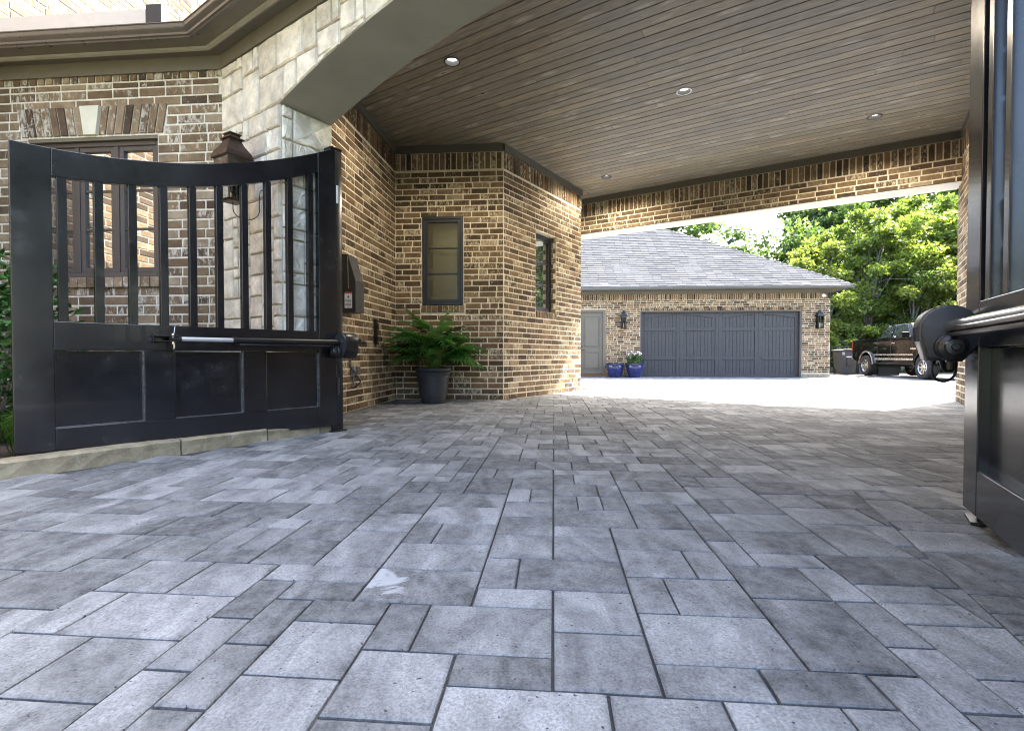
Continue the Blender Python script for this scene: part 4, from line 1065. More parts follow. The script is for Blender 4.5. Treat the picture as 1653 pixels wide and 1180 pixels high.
for cxy in ((-3.0, 2.75), (-3.15, 2.45), (-2.88, 2.98), (-3.3, 2.15), (-3.5, 2.6), (-3.35, 1.75), (-2.72, 3.2)):
    for k in range(170):
        a_ = grg.uniform(0, 6.28); L = grg.uniform(.22, .42); r_0 = grg.uniform(0, .05); sp = grg.uniform(.3, 1.2); c = Vector((cxy[0]+math.cos(a_)*r_0, cxy[1]+math.sin(a_)*r_0, .035)); dd = Vector((math.cos(a_), math.sin(a_), 0)); sd_ = Vector((-dd.y, dd.x, 0))*.0035
        p1 = c+dd*L*.25*sp+Vector((0, 0, L*.6)); p2 = c+dd*L*.7*sp+Vector((0, 0, L*.62*(1.25-sp*.4)))
        gb.add([c-sd_, c+sd_, p1+sd_, p1-sd_, p2], [(0, 1, 2, 3), (3, 2, 4)], grg.random()*.99+.005)
tag(gb.build('ornamental_grass', M['grass'], fix=False), 'tufts of fine ornamental grass beside the left gate', 'grass', kind='stuff')

# ------------------------------------------------------------------ garage
GA = R(-4.5); DG = Vector((math.cos(GA), math.sin(GA))); GC = Vector((11.5, 18.4)); NG = Vector((-DG.y, DG.x))   # right front corner
gar = empty('garage', (0, 0, 0), 0, 'detached brick garage with hipped grey shingle roof and wide dark door', 'garage')
def gp(x, y): return GC+DG*x+NG*y
G0 = -.17; GT = 2.905
DX0, DX1, DZ1 = -6.75, -.98, 2.27
PX0, PX1, PZ1 = -9.05, -8.03, 2.33
gw, MG = brick_wall('front_wall', gar, GC, DG, -13, 0, G0, GT, [(DX0, DX1, G0-.001, DZ1), (PX0, PX1, G0-.001, PZ1)], (GT-.24, GT), 'brickg', 'mortarg', 0, back=.16, extra=[(DX0-.01, DX1+.01, DZ1, DZ1+.11), (DX1, 0, G0, G0+.14)])
xs = DX0
rl = []
while xs < DX1-.05: rl.append((Matrix.Translation((xs+.04, 0, DZ1+.055)), .07, .095, .012)); xs += .0793
lay(rl, 'brick', gw, MG, M['brickg'], 0)
slab(GC, DG, DX1+.02, .012, -.03, .05, G0-.03, G0+.125, 'plinth', M['edging'], gar, bevel=.01, seg=1)
brick_wall('right_wall', gar, GC, NG, 0, 8, G0, GT, [], None, 'brickg', 'mortarg', 0)
slab(GC, DG, -13, -.02, 7.5, 8, G0, GT, 'rear_wall', M['mortar1'], gar); slab(GC, DG, -13, -12.9, .17, 7.5, G0, GT, 'left_wall', M['mortar1'], gar)
# garage door with four leaves
gd = empty('overhead_door', (GC.x, GC.y, 0), angle_of(DG), parent=gar)
MB().box(DX0, DX0+.05, -.01, .14, G0, DZ1).box(DX1-.07, DX1, -.01, .14, G0, DZ1).box(DX0+.05, DX1-.07, -.01, .14, DZ1-.05, DZ1).build('door_frame', M['frame'], gd)
x0, x1 = DX0+.05, DX1-.07; z0, z1 = G0+.01, DZ1-.05; yb = .12
MB().box(x0, x1, yb+.012, yb+.03, z0, z1).build('backing', M['gap'], gd)
n4 = 4; lw = (x1-x0)/n4; st = .125
zr = [z0, z0+.0, z0+.62, z0+.74, z0+1.70, z0+1.82, z1]
for k in range(n4):
    a, b = x0+lw*k, x0+lw*(k+1)
    for (u, v) in ((a, a+st), (b-st, b)): MB().box(u+.002, v-.002, yb-.02, yb+.005, z0, z1).build('stile', M['wdoor'], gd, bevel=.004, seg=1)
    for (u, v) in ((z0, z0+.09), (z0+.62, z0+.74), (z0+1.70, z0+1.82)): MB().box(a+st, b-st, yb-.018, yb+.005, u, v).build('rail', M['wdoor'], gd, bevel=.004, seg=1)
    # arched head of each pair
    n = 12; left = k % 2 == 0; pts = []
    for q in range(n+1):
        s = q/n; xx = a+st+(b-a-2*st)*s; rise = (s if left else 1-s); pts.append((xx, z1-.22+.13*math.sin(rise*math.pi/2)))
    MB().prism(pts+[(b-st, z1), (a+st, z1)], 'y', yb-.03, yb+.005).build('arched_rail', M['wdoor'], gd)
    np_ = 9; pwid = (b-a-2*st)/np_
    for q in range(np_):
        MB().box(a+st+pwid*q+.006, a+st+pwid*(q+1)-.006, yb+.003, yb+.012, z0+.02, z1-.02).build('plank', M['wdoor'], gd)
# side door
pd = empty('side_door', (GC.x, GC.y, 0), angle_of(DG), parent=gar)
MB().box(PX0, PX0+.09, -.03, .14, G0, PZ1).box(PX1-.09, PX1, -.03, .14, G0, PZ1).box(PX0+.09, PX1-.09, -.03, .14, PZ1-.09, PZ1).build('door_frame', M['tdoor'], pd, bevel=.006, seg=1)
a, b, c, e = PX0+.092, PX1-.092, G0+.10, PZ1-.092
MB().box(a, b, .03, .07, c, e).build('door_leaf', M['tdoor'], pd, bevel=.003)
for (u, v) in ((c+.17, c+.82), (c+1.0, e-.16)):
    fr = MB(); A, B = a+.13, b-.13
    fr.box(A, B, .018, .031, v-.025, v).box(A, B, .018, .031, u, u+.025).box(A, A+.025, .018, .031, u+.025, v-.025).box(B-.025, B, .018, .031, u+.025, v-.025).build('panel_moulding', M['trimdark'], pd)
    MB().box(A+.05, B-.05, .022, .031, u+.05, v-.05).build('raised_panel', M['tdoor'], pd, bevel=.008, seg=1)
MB().tube([(a+.06, .03, c+.9), (a+.06, -.02, c+.9), (a+.17, -.022, c+.9)], .012, 8).build('lever', M['ink'], pd, smooth=True); MB().tube([(a+.06, .03, c+1.03), (a+.06, .0, c+1.03)], .03, 12).build('deadbolt', M['ink'], pd)
slab(GC, DG, PX0-.12, PX1+.12, -.35, -.013, G0-.02, G0+.095, 'step', M['brickg'], gar, bevel=.008, seg=1)
# eaves and roof
OV = .45
def gslab(x0, x1, y0, y1, z0, z1, name, mat, **k): return slab(GC, DG, x0, x1, y0, y1, z0, z1, name, mat, gar, **k)
gslab(-13, .03, -.03, -.001+.0, GT-.02, GT+.10, 'frieze_board', M['trim']); gslab(-13, OV, -OV, .0, GT+.101, GT+.115, 'eave_soffit', M['trim']); gslab(.0, OV, 0.001, 8, GT+.101, GT+.115, 'eave_soffit', M['trim'])
gslab(-13, OV+.1, -OV-.11, -OV-.001, GT+.09, GT+.20, 'gutter', M['gutter'], bevel=.02); gslab(OV+.001, OV+.1, -OV, 8, GT+.09, GT+.20, 'gutter', M['gutter'], bevel=.02)
sl2 = .624; RS = 6.6
def rz(x, y, z): p = gp(x, y); return (p.x, p.y, z)
ze2 = GT+.185
E0 = rz(OV+.06, -OV-.06, ze2); E1 = rz(-13, -OV-.06, ze2); E2 = rz(OV+.06-RS, -OV-.06+RS, ze2+RS*sl2); E3 = rz(-13, -OV-.06+RS, ze2+RS*sl2)
RF = MB().add([E1, E0, E2, E3], [(0, 1, 2, 3)]); E4 = rz(OV+.06, -OV-.06+2*RS, ze2); E5 = rz(-13, -OV-.06+2*RS, ze2); RF.add([E0, E4, E2], [(0, 1, 2)]); RF.add([E4, E5, E3, E2], [(0, 1, 2, 3)])
rf = RF.build('roof', M['gap'], gar, fix=False)
# shingles laid on the front slope
sn = Vector((-DG.y, DG.x)); th = math.atan(sl2)
RM = Matrix.Translation(rz(OV+.06, -OV-.06, ze2+.003)) @ Matrix.Rotation(angle_of(DG), 4, 'Z') @ Matrix.Rotation(-(math.pi/2-th), 4, 'X')
ex = .20; STG = [((q % 2)*.165+rng.uniform(-.04, .04)+.05) for q in range(80)]; specs = []; slen = RS/math.cos(th); k = 0
while (k+1)*ex < slen:
    v0 = k*ex; run = v0*math.cos(th); xr = -run-.02
    x = xr-rng.uniform(.05, .3)*0; x = xr-STG[k]
    edge = xr
    while x > -10.8:
        L = .335+rng.uniform(-.015, .015)
        a, b = x-L, min(x, edge)
        if b-a > .06:
            m = Matrix.Translation(((a+b)/2, 0, v0+ex/2+.01)) @ Matrix.Rotation(R(-4.5), 4, 'X')
            specs.append((m, b-a-.005, ex+.02, .030+rng.choice([0, .002, .005])))
        x -= L
    # piece by the hip
    if STG[k] > .06:
        a, b = xr-STG[k], edge
        m = Matrix.Translation(((a+b)/2, 0, v0+ex/2+.01)) @ Matrix.Rotation(R(-4.5), 4, 'X'); specs.append((m, b-a-.005, ex+.02, .030))
    k += 1
rfM = RM
rs = bpy.data.objects.new('shingle_field', None)
# shingles are sub-parts of the roof (its frame is the world frame)
sp2 = [(RM @ m, a, b, d) for m, a, b, d in specs]
lay(sp2, 'shingle', rf, Matrix(), M['shingle'], 300)
bpy.data.objects.remove(rs)
# hip caps
hb = MB(); A = Vector(E0); B = Vector(E2); n = 42
for k in range(n):
    p, q = A.lerp(B, k/n), A.lerp(B, (k+1.12)/n); p.z += .018; q.z += .008; s1 = Vector((DG.x, DG.y, 0))*.11; s2 = Vector((-NG.x, -NG.y, 0))*.11
    s1 = s1+Vector((0, 0, -.03)); s2 = s2+Vector((0, 0, -.03))
    hb.add([p+s2, p+Vector((0, 0, .02)), p+s1, q+s2, q+Vector((0, 0, .02)), q+s1], [(0, 1, 4, 3), (1, 2, 5, 4), (0, 2, 1)], rng.random()*.99+.005)
hb.build('hip_caps', M['shingle'], rf, fix=False, kind='stuff')
def wall_lantern(x, z, lb):
    p = gp(x, -.012); o = empty('wall_lantern', (p.x, p.y, z), angle_of(DG), lb, 'lantern', 'black lanterns on the garage wall')
    MB().box(-.07, .07, -.02, 0, .04, .62).build('back_plate', M['iron'], o, bevel=.006)
    MB().box(-.10, .10, -.22, -.02, 0.0, .03).build('base', M['iron'], o, bevel=.004)
    for sx in (-.09, .09):
        for y in (-.21, -.03): MB().box(sx-.008, sx+.008, y-.008, y+.008, .03, .45).build('corner_bar', M['iron'], o)
    MB().box(-.085, .085, -.206, -.204, .03, .45).build('pane', M['clear'], o)
    for sx in (-.089, .087): MB().box(sx, sx+.002, -.2, -.04, .03, .45).build('pane', M['clear'], o)
    MB().lathe([(.17, .45), (.165, .47), (.11, .55), (.06, .60), (.05, .66), (.03, .68), (.0001, .69)], 4, (0, -.12, 0), None, math.pi/4).build('hood', M['iron'], o)
    MB().tube([(0, -.12, .03), (0, -.12, .2)], [.02, .012], 8).build('candle', M['label'], o)
wall_lantern(-7.38, 1.62, 'black wall lantern between the side door and the wide garage door')
wall_lantern(-.42, 1.58, 'black wall lantern at the right corner of the garage')
p = gp(-.22, -.05); fo = empty('flood_light', (p.x, p.y, 2.74), angle_of(DG), 'small white twin flood light under the garage eave', 'flood light')
MB().box(-.05, .05, -.03, .03, 0, .06).build('mount', M['white'], fo)
for sx, mt in ((-.09, 'label'), (.12, 'iron')): MB().lathe([(.0001, 0), (.03, .0), (.06, .08), (.055, .1), (.0001, .11)], 14, M_=Matrix.Translation((sx, -.03, .05)) @ Matrix.Rotation(R(100), 4, 'X')).build('lamp_head', M[mt], fo, smooth=True)
# blue pots
def blue_pot(x, y, lb, plant):
    p = gp(x, y); o = empty('blue_pot', (p.x, p.y, zg(p.y)), 0, lb, 'flower pot', 'blue glazed pots by the garage')
    MB().lathe([(.0001, 0), (.2, 0), (.21, .02), (.27, .18), (.305, .32), (.31, .40), (.30, .44), (.335, .46), (.34, .50), (.32, .51), (.29, .48), (.0001, .46)], 32).build('pot', M['blue'], o, smooth=True)
    MB().lathe([(.288, .475), (.0001, .48)], 20).build('soil', M['soil'], o)
    for k in range(2): MB().tube([(.29*(1 if k else -1), 0, .42), (.355*(1 if k else -1), 0, .42), (.355*(1 if k else -1), 0, .34), (.3*(1 if k else -1), 0, .40)], .014, 6).build('handle', M['blue'], o)
    if plant:
        rg = random.Random(2); lf = MB(); fl_ = MB()
        for k in range(420):
            a_ = rg.uniform(0, 6.28); rr = .30*rg.random()**.5; zz_ = .52+rg.random()*.36*(1-.5*rr/.3); s = rg.uniform(.05, .09); c = Vector((math.cos(a_)*rr, math.sin(a_)*rr, zz_))
            d1 = Vector((rg.gauss(0, 1), rg.gauss(0, 1), rg.gauss(0, 1))).normalized(); d2 = d1.cross(Vector((rg.gauss(0, 1), rg.gauss(0, 1), 1))).normalized()
            lf.add([c, c+d1*s*.5+d2*s*.3, c+d1*s, c+d1*s*.5-d2*s*.3], [(0, 1, 2, 3)], rg.random()*.99+.005)
        for c in ((-.13, -.1, .92), (.1, -.12, .90), (-.03, -.16, .84), (.2, .0, .85), (-.2, .05, .83)):
            for k in range(16):
                v = Vector((rg.gauss(0, 1), rg.gauss(0, 1), rg.gauss(0, .7))).normalized()*.04; w_ = v.cross(Vector((rg.gauss(0, 1), rg.gauss(0, 1), 1))).normalized()*.03; cc = Vector(c)+v
                fl_.add([cc-w_, cc+v*.5, cc+w_, cc-v*.5], [(0, 1, 2, 3)])
        lf.build('leaves', M['leafS'], o, fix=False); fl_.build('blossoms', M['flower'], o, fix=False)
blue_pot(-7.72, -.42, 'empty blue glazed pot next to the taupe side door', False)
blue_pot(-7.02, -.48, 'blue glazed pot with white flowers beside the wide garage door', True)

# ------------------------------------------------------------------ trash cans, tub, fence, gravel
def trash_can(x, y, rz_, lb, s=1.):
    o = empty('trash_can', (x, y, zg(y)), rz_, lb, 'trash can', 'grey wheeled trash cans'); 
    b = MB(); prof = [(.26, 0), (.27, .06), (.33, .92), (.355, .94), (.355, .97)]
    for r in range(len(prof)-1):
        (a, z_0), (c, z_1) = prof[r], prof[r+1]
        b.add([(-a, -a*1.05, z_0), (a, -a*1.05, z_0), (a, a*1.05, z_0), (-a, a*1.05, z_0), (-c, -c*1.05, z_1), (c, -c*1.05, z_1), (c, c*1.05, z_1), (-c, c*1.05, z_1)], [(0, 1, 5, 4), (1, 2, 6, 5), (2, 3, 7, 6), (3, 0, 4, 7)])
    b.build('bin', M['bin'], o, fix=False)
    MB().prism([(-.37, .972), (.39, .972), (.38, 1.0), (.2, 1.045), (-.2, 1.045), (-.37, 1.0)], 'y', -.39, .39).build('lid', M['bin'], o, bevel=.012)
    MB().box(-.1, .1, -.36, -.30, .35, .75).build('front_recess', M['ink'], o, bevel=.01)
    MB().box(-.13, .13, -.375, -.35, .70, .74).build('catch_bar', M['label'], o)
    MB().box(-.30, -.19, -.371, -.367, .80, .92).build('emblem', M['drip'], o)
    for sx in (-.27, .27): MB().lathe([(.0001, -.03), (.12, -.03), (.12, .03), (.0001, .03)], 20, M_=Matrix.Translation((sx, .30, .121)) @ Matrix.Rotation(math.pi/2, 4, 'Y')).build('wheel', M['rubber'], o, smooth=True)
    MB().tube([(-.28, .40, .93), (.28, .40, .93)], .018, 8).build('handle', M['bin'], o)
    o.scale = (s, s, s); return o
M['bin'] = plain('grey_bin_plastic', (.06, .064, .072), .5, 0, var=.06)
trash_can(14.55, 22.2, R(-6), 'grey wheeled trash can with closed lid right of the garage corner', 1.02)
trash_can(15.45, 22.6, R(10), 'grey wheeled trash can half hidden behind the tail of the pickup', .98)
tub = empty('storage_tub', (14.95, 20.4, zg(21)), R(0), 'low grey plastic tub behind the pickup wheels', 'tub')
vs = [(-.42, -.25, 0), (.42, -.25, 0), (.42, .25, 0), (-.42, .25, 0), (-.47, -.29, .34), (.47, -.29, .34), (.47, .29, .34), (-.47, .29, .34)]
MB().add(vs, [(0, 3, 2, 1), (4, 5, 6, 7), (0, 1, 5, 4), (1, 2, 6, 5), (2, 3, 7, 6), (3, 0, 4, 7)]).build('body', M['bin'], tub, bevel=.02); MB().box(-.49, .49, -.31, .31, .341, .385).build('rim', M['bin'], tub, bevel=.01)
fe = empty('iron_fence', (12.0, 24.5, -.17), R(-3), 'low black iron fence in front of the trees', 'fence')
for z in (.12, 1.02, 1.20): MB().box(0, 16, -.015, .015, z, z+.03).build('rail', M['iron'], fe)
for k in range(9): MB().box(k*2-.03, k*2+.03, -.03, .03, 0, 1.3).build('post', M['iron'], fe)
for k in range(128):
    if k % 16 == 0: continue
    MB().box(k*.125-.008, k*.125+.008, -.008, .008, .05, 1.27).build('picket', M['iron'], fe, fix=False)
sheet('gravel_strip', [10.5, 40], [19.6, 24.3], -.03, M['asphalt'])
gm = gp(.15, -.35)
dk = MB(); rg = random.Random(4)
for k in range(26):
    x, y, s = gm.x+rg.uniform(0, 1.3), gm.y+rg.uniform(-.15, .3), rg.uniform(.03, .07); z = zg(y)
    dk.add([(x-s, y, z), (x, y-s, z), (x+s, y, z), (x, y+s, z), (x, y, z+s*.8)], [(0, 1, 4), (1, 2, 4), (2, 3, 4), (3, 0, 4)])
tag(dk.build('dark_rubble', M['asphalt'], fix=False), 'patch of dark rubble on the paving by the garage corner', 'rubble', kind='stuff')

# ------------------------------------------------------------------ pickup
def pickup():
    f = Vector((13.52, 16.75)); r = Vector((14.05, 20.25)); hd = (f-r).normalized(); mid = (f+r)/2
    o = empty('pickup_truck', (mid.x+.8*-hd.y*-1*-1*0, mid.y, -.17), angle_of(hd), 'black lifted pickup truck with silver wheels parked by the trees', 'pickup truck')
    # local: x forward, y left; the side seen is y = -; wheels' outer faces on y=0, body to y=+1.9 or -? seen side faces -x world
    S = -1    # seen side is the truck's right, local -y; shift so that the seen tyres stand on the line
    y0, y1 = .06, 1.90
    WB = 1.77; Rw = .40
    wr = [(-WB, 0), (WB, 0)]
    def arch(cx_, n=12, ra_=.50, zc=.40):
        return [(cx_+ra_*math.cos(math.pi*(1-k/n)), zc+.06+ra_*math.sin(math.pi*(1-k/n))) for k in range(n+1)]
    sil = .62
    prof = [(-2.85, .66), (-2.85, .95)]
    low = [(-2.80, .64)]+arch(-WB)+arch(WB)+[(2.62, .64)]
    up = [(2.72, .80), (2.70, 1.18), (2.55, 1.27), (1.35, 1.38), (1.30, 1.40), (-2.80, 1.44), (-2.86, 1.40), (-2.86, .70)]
    prof = low+up
    MB().prism(prof, 'y', y0, y1).build('body', M['carpaint'], o, bevel=.025, smooth=True)
    # cab
    def loft(bot, top, zb, zt, name, mat, yi=.02, yt=.2, **k):
        vs = [(bot[0], y0+yi, zb), (bot[1], y0+yi, zb), (bot[1], y1-yi, zb), (bot[0], y1-yi, zb), (top[0], y0+yt, zt), (top[1], y0+yt, zt), (top[1], y1-yt, zt), (top[0], y1-yt, zt)]
        return MB().add(vs, [(0, 3, 2, 1), (4, 5, 6, 7), (0, 1, 5, 4), (1, 2, 6, 5), (2, 3, 7, 6), (3, 0, 4, 7)]).build(name, mat, o, **k)
    loft((-.98, 1.32), (-.72, .70), 1.39, 1.93, 'cab', M['carpaint'], bevel=.05, smooth=True)
    # windows: slightly proud quads on the two sides, windscreen and rear glass
    def side(yA, yB, sg):
        def P(x, t): return (x, (yA+(yB-yA)*t)+sg*.006, 1.39+.54*t)
        for (a, b, c, d, nm) in (((-.86, .10), (-.20, .10), (-.14, .86), (-.66, .86), 'rear_side_window'), ((-.08, .10), (1.02, .10), (.62, .86), (-.04, .86), 'door_window')):
            pts = [P(*a), P(*b), P(*c), P(*d)]; n_ = Vector((0, sg, .3)).normalized()*.012
            vs = pts+[tuple(Vector(p)+n_) for p in pts]
            w_ = MB().add(vs, [(0, 3, 2, 1), (4, 5, 6, 7), (0, 1, 5, 4), (1, 2, 6, 5), (2, 3, 7, 6), (3, 0, 4, 7)]).build(nm, M['glassg'], o)
    side(y0+.02, y0+.2, -1); side(y1-.02, y1-.2, 1)
    MB().add([(1.27, y0+.12, 1.44), (1.27, y1-.12, 1.44), (.76, y1-.28, 1.885), (.76, y0+.28, 1.885), (1.29, y0+.12, 1.46), (1.29, y1-.12, 1.46), (.78, y1-.28, 1.905), (.78, y0+.28, 1.905)], [(0, 3, 2, 1), (4, 5, 6, 7), (0, 1, 5, 4), (1, 2, 6, 5), (2, 3, 7, 6), (3, 0, 4, 7)]).build('windscreen', M['glassg'], o)
    MB().add([(-.975, y0+.2, 1.46), (-.975, y1-.2, 1.46), (-.75, y1-.32, 1.86), (-.75, y0+.32, 1.86), (-.99, y0+.2, 1.46), (-.99, y1-.2, 1.46), (-.765, y1-.32, 1.86), (-.765, y0+.32, 1.86)], [(0, 3, 2, 1), (4, 5, 6, 7), (0, 1, 5, 4), (1, 2, 6, 5), (2, 3, 7, 6), (3, 0, 4, 7)]).build('rear_window', M['glassg'], o)
    for x in (-.98, -.12, 1.18): MB().box(x-.006, x+.006, y0-.004, y0+.01, .72, 1.38).build('panel_gap', M['ink'], o)
    for x in (-.2, .95): pass
    MB().box(-.03, .16, y0-.03, y0-.001, 1.22, 1.26).build('door_handle', M['carsilver'], o, bevel=.008)
    MB().box(-1.2, 1.2, y0-.02, y0-.001, .80, .845).build('side_moulding', M['carsilver'], o, bevel=.006)
    MB().box(-1.15, 1.2, y0-.03, y0+.1, .62, .70).build('rocker_panel', M['carsilver'], o, bevel=.02)
    for cx_ in (-WB, WB):
        a_ = arch(cx_, 14, .52); b_ = arch(cx_, 14, .46)
        MB().prism(a_+b_[::-1], 'y', y0-.035, y0+.02).build('wheel_arch', M['carsilver'] if cx_ < 0 else M['carpaint'], o, bevel=.006, smooth=True)
        MB().prism(arch(cx_, 12, .47)+[(cx_+.47, .46)], 'y', y0+.35, y0+.36).build('wheel_well', M['ink'], o)
    for y in (.0, 1.64):
        for cx_ in (-WB, WB):
            wl_ = MB(); MX = Matrix.Translation((cx_, y, Rw)) @ Matrix.Rotation(-math.pi/2, 4, 'X')
            tire = [(.235, .02), (.26, .0), (.34, -.01), (.385, .01), (.40, .04), (.40, .26), (.385, .29), (.34, .31), (.235, .30), (.235, .02)]
            tr = wl_.lathe(tire, 40, M_=MX).build('tyre', M['rubber'], o, smooth=True)
            rm = MB().lathe([(.238, .3), (.238, .01), (.225, .0), (.21, .02), (.205, .05), (.2, .3)], 40, M_=MX).build('rim', M['carsilver'], o, smooth=True)
            for k in range(8):
                a0 = k*math.pi/4; MB().box(-.028, .028, .04, .06, .07, .212, Matrix.Translation((cx_, y, Rw)) @ Matrix.Rotation(a0, 4, 'Y')).build('spoke', M['carsilver'], rm)
            MB().lathe([(.0001, .02), (.05, .02), (.075, .04), (.085, .07), (.0001, .07)], 20, M_=MX).build('hub', M['carsilver'], rm, smooth=True)
            MB().lathe([(.0001, .1), (.205, .1), (.205, .105), (.0001, .105)], 24, M_=MX).build('brake_disc', M['ink'], rm)
    MB().box(-3.02, -2.86, .1, 1.86, .62, .80).build('rear_bumper', M['carsilver'], o, bevel=.03)
    MB().box(2.70, 2.90, .08, 1.88, .58, .84).build('front_bumper', M['carsilver'], o, bevel=.04)
    MB().box(2.70, 2.74, .3, 1.66, .88, 1.16).build('grille', M['carsilver'], o, bevel=.01)
    for y in (.07, 1.65): MB().box(2.62, 2.74, y, y+.22, .92, 1.16).build('headlight', M['glassg'], o, bevel=.01)
    for y in (.05, 1.79): MB().box(-2.875, -2.80, y-.0, y+.12, .98, 1.38).build('tail_light', M['redlens'], o, bevel=.01)
    MB().box(-2.5, 2.5, .55, .65, .52, .62).build('frame_rail', M['ink'], o); MB().box(-2.5, 2.5, 1.3, 1.4, .52, .62).build('frame_rail', M['ink'], o)
    MB().tube([(-WB, .2, Rw), (-WB, 1.75, Rw)], .05, 10).build('axle', M['ink'], o); MB().tube([(WB, .2, Rw), (WB, 1.75, Rw)], .05, 10).build('axle', M['ink'], o)
    MB().box(-.6, .5, .7, 1.2, .42, .55).build('transmission', M['ink'], o)
    MB().box(.94, 1.04, y0-.26, y0-.03, 1.42, 1.60).build('wing_mirror', M['carpaint'], o, bevel=.02)
    MB().box(.97, 1.01, y0-.05, y0+.04, 1.41, 1.45).build('mirror_arm', M['ink'], o)
    MB().box(1.05, 1.35, y0-.012, y0-.001, 1.0, 1.05).build('badge', M['carsilver'], o)
    return o
pickup()

# ------------------------------------------------------------------ trees
def crown_mesh(seed, R_, Hc, nclump, nleaf, ls, mat, wild=1.):
    rg = random.Random(seed); npg = np.random.default_rng(seed)
    cl = []
    for k in range(nclump):
        a_ = rg.uniform(0, 6.283); u = rg.random()**.5; zz_ = rg.random()
        env = math.sin(math.pi*(.08+.88*zz_))**.7; rr = R_*env*u*rg.uniform(.75, 1.15*wild)
        cl.append((math.cos(a_)*rr, math.sin(a_)*rr, Hc*zz_, R_*rg.uniform(.10, .26)))
    cl = np.array(cl); idx = npg.integers(0, nclump, nleaf)
    d = npg.normal(size=(nleaf, 3)); d /= np.linalg.norm(d, axis=1)[:, None]; rad = npg.random(nleaf)**.4
    c = cl[idx, :3]+d*(cl[idx, 3]*rad)[:, None]*np.array([1.15, 1.15, .75])
    a = npg.normal(size=(nleaf, 3)); a[:, 2] *= .6; a /= np.linalg.norm(a, axis=1)[:, None]
    b = np.cross(a, npg.normal(size=(nleaf, 3))); b /= np.linalg.norm(b, axis=1)[:, None]
    s = ls*npg.uniform(.6, 1.3, nleaf)[:, None]
    v = np.empty((nleaf, 4, 3)); v[:, 0] = c; v[:, 1] = c+a*s*.5+b*s*.32; v[:, 2] = c+a*s; v[:, 3] = c+a*s*.5-b*s*.32
    me = bpy.data.meshes.new('crown'); me.vertices.add(nleaf*4); me.vertices.foreach_set('co', v.ravel().astype('f'))
    me.loops.add(nleaf*4); me.loops.foreach_set('vertex_index', np.arange(nleaf*4, dtype='i')); me.polygons.add(nleaf)
    me.polygons.foreach_set('loop_start', np.arange(0, nleaf*4, 4, dtype='i')); 
    at = me.attributes.new('rnd', 'FLOAT', 'FACE'); at.data.foreach_set('value', np.clip(npg.random(nleaf)*.5+(cl[idx, 3]*7.7 % 1)*.49, .001, .999).astype('f'))
    me.materials.append(mat); me.update(calc_edges=True); me.validate(); return me, cl
def trunk_mesh(seed, h, r, cl, base_z, stems=1):
    rg = random.Random(seed); b = MB()
    for s in range(stems):
        ox = rg.uniform(-.3, .3)*(stems > 1); lean = rg.uniform(-.06, .06)*(3 if stems > 1 else 1)
        pts = [(ox+lean*h*q+rg.uniform(-.06, .06)*(q > 0), rg.uniform(-.06, .06), h*q) for q in (0, .15, .3, .45, .6, .75, .9)]
        b.tube(pts, [r*(1-.75*k/6) for k in range(7)], 8, False)
        for c in cl[s::stems][:26]:
            q = rg.uniform(.3, .8); p0 = Vector(pts[min(6, int(q*7))]); c3 = Vector((c[0], c[1], c[2]+base_z))
            if c3.z < p0.z: continue
            mid = p0.lerp(c3, .5)+Vector((rg.uniform(-.2, .2), rg.uniform(-.2, .2), .2)); b.tube([p0, mid, c3], [r*.35, r*.2, r*.06], 5, False)
    me = bpy.data.meshes.new('trunk'); me.from_pydata(b.v, [], b.f); me.materials.append(M['bark']); me.polygons.foreach_set('use_smooth', [True]*len(me.polygons)); return me
variants = {}
def variant(kind):
    if kind in variants: return variants[kind]
    if kind == 'oak': cm, cl = crown_mesh(11, 4.2, 8.5, 95, 30000, .26, M['leafB']); v = (cm, trunk_mesh(1, 9, .28, cl, 3.0), 3.0)
    elif kind == 'oak2': cm, cl = crown_mesh(12, 4.8, 7.5, 80, 26000, .26, M['leafB'], 1.15); v = (cm, trunk_mesh(2, 9, .3, cl, 3.5), 3.5)
    elif kind == 'young': cm, cl = crown_mesh(13, 2.5, 6.0, 80, 22000, .17, M['leafA'], 1.2); v = (cm, trunk_mesh(3, 6.5, .10, cl, 1.3, 2), 1.3)
    elif kind == 'light': cm, cl = crown_mesh(14, 2.3, 5.0, 60, 16000, .18, M['leafC'], 1.2); v = (cm, trunk_mesh(4, 5.5, .09, cl, 1.1, 3), 1.1)
    elif kind == 'under': cm, cl = crown_mesh(15, 1.7, 2.3, 40, 10000, .15, M['leafA'], 1.2); v = (cm, trunk_mesh(5, 1.6, .04, cl, .1, 3), .05)
    variants[kind] = v; return v
def tree(kind, x, y, s, rz_, lb, group, sz=None, cat='tree'):
    cm, tm, bz = variant(kind); nm = {'oak': 'oak_tree', 'oak2': 'oak_tree', 'young': 'young_tree', 'light': 'young_tree', 'under': 'bush'}[kind]
    e = empty(nm, (x, y, zg(y)-.02), rz_, lb, cat, group); e.scale = (s, s, sz or s)
    link('trunk', tm, None, e); link('crown', cm, None, e, (0, 0, bz)); return e
TR = 'trees behind the fence'
tree('oak', 11.2, 36, 1.15, .3, 'dark green tree behind the garage roof', TR, 1.0)
tree('oak2', 15.0, 43, .6, 2.1, 'farthest low tree just right of the one behind the garage roof', TR, .62)
tree('oak2', 22.4, 36, 1.05, 1.1, 'tall dark oak rising left in the grove with sky beside it', TR, 1.12)
tree('oak', 25.0, 37, 1.1, 2.7, 'tall dark oak in the middle of the grove', TR, 1.15)
tree('oak2', 30.5, 36, 1.15, 4.4, 'tall oak in the grove next to the brick pier', TR, 1.25)
tree('oak', 36.5, 38, 1.2, 5.2, 'tall oak mostly hidden behind the right gate post', TR, 1.2)
tree('light', 16.9, 27.5, 1.12, .5, 'pale yellow-green young tree just right of the garage corner', TR)
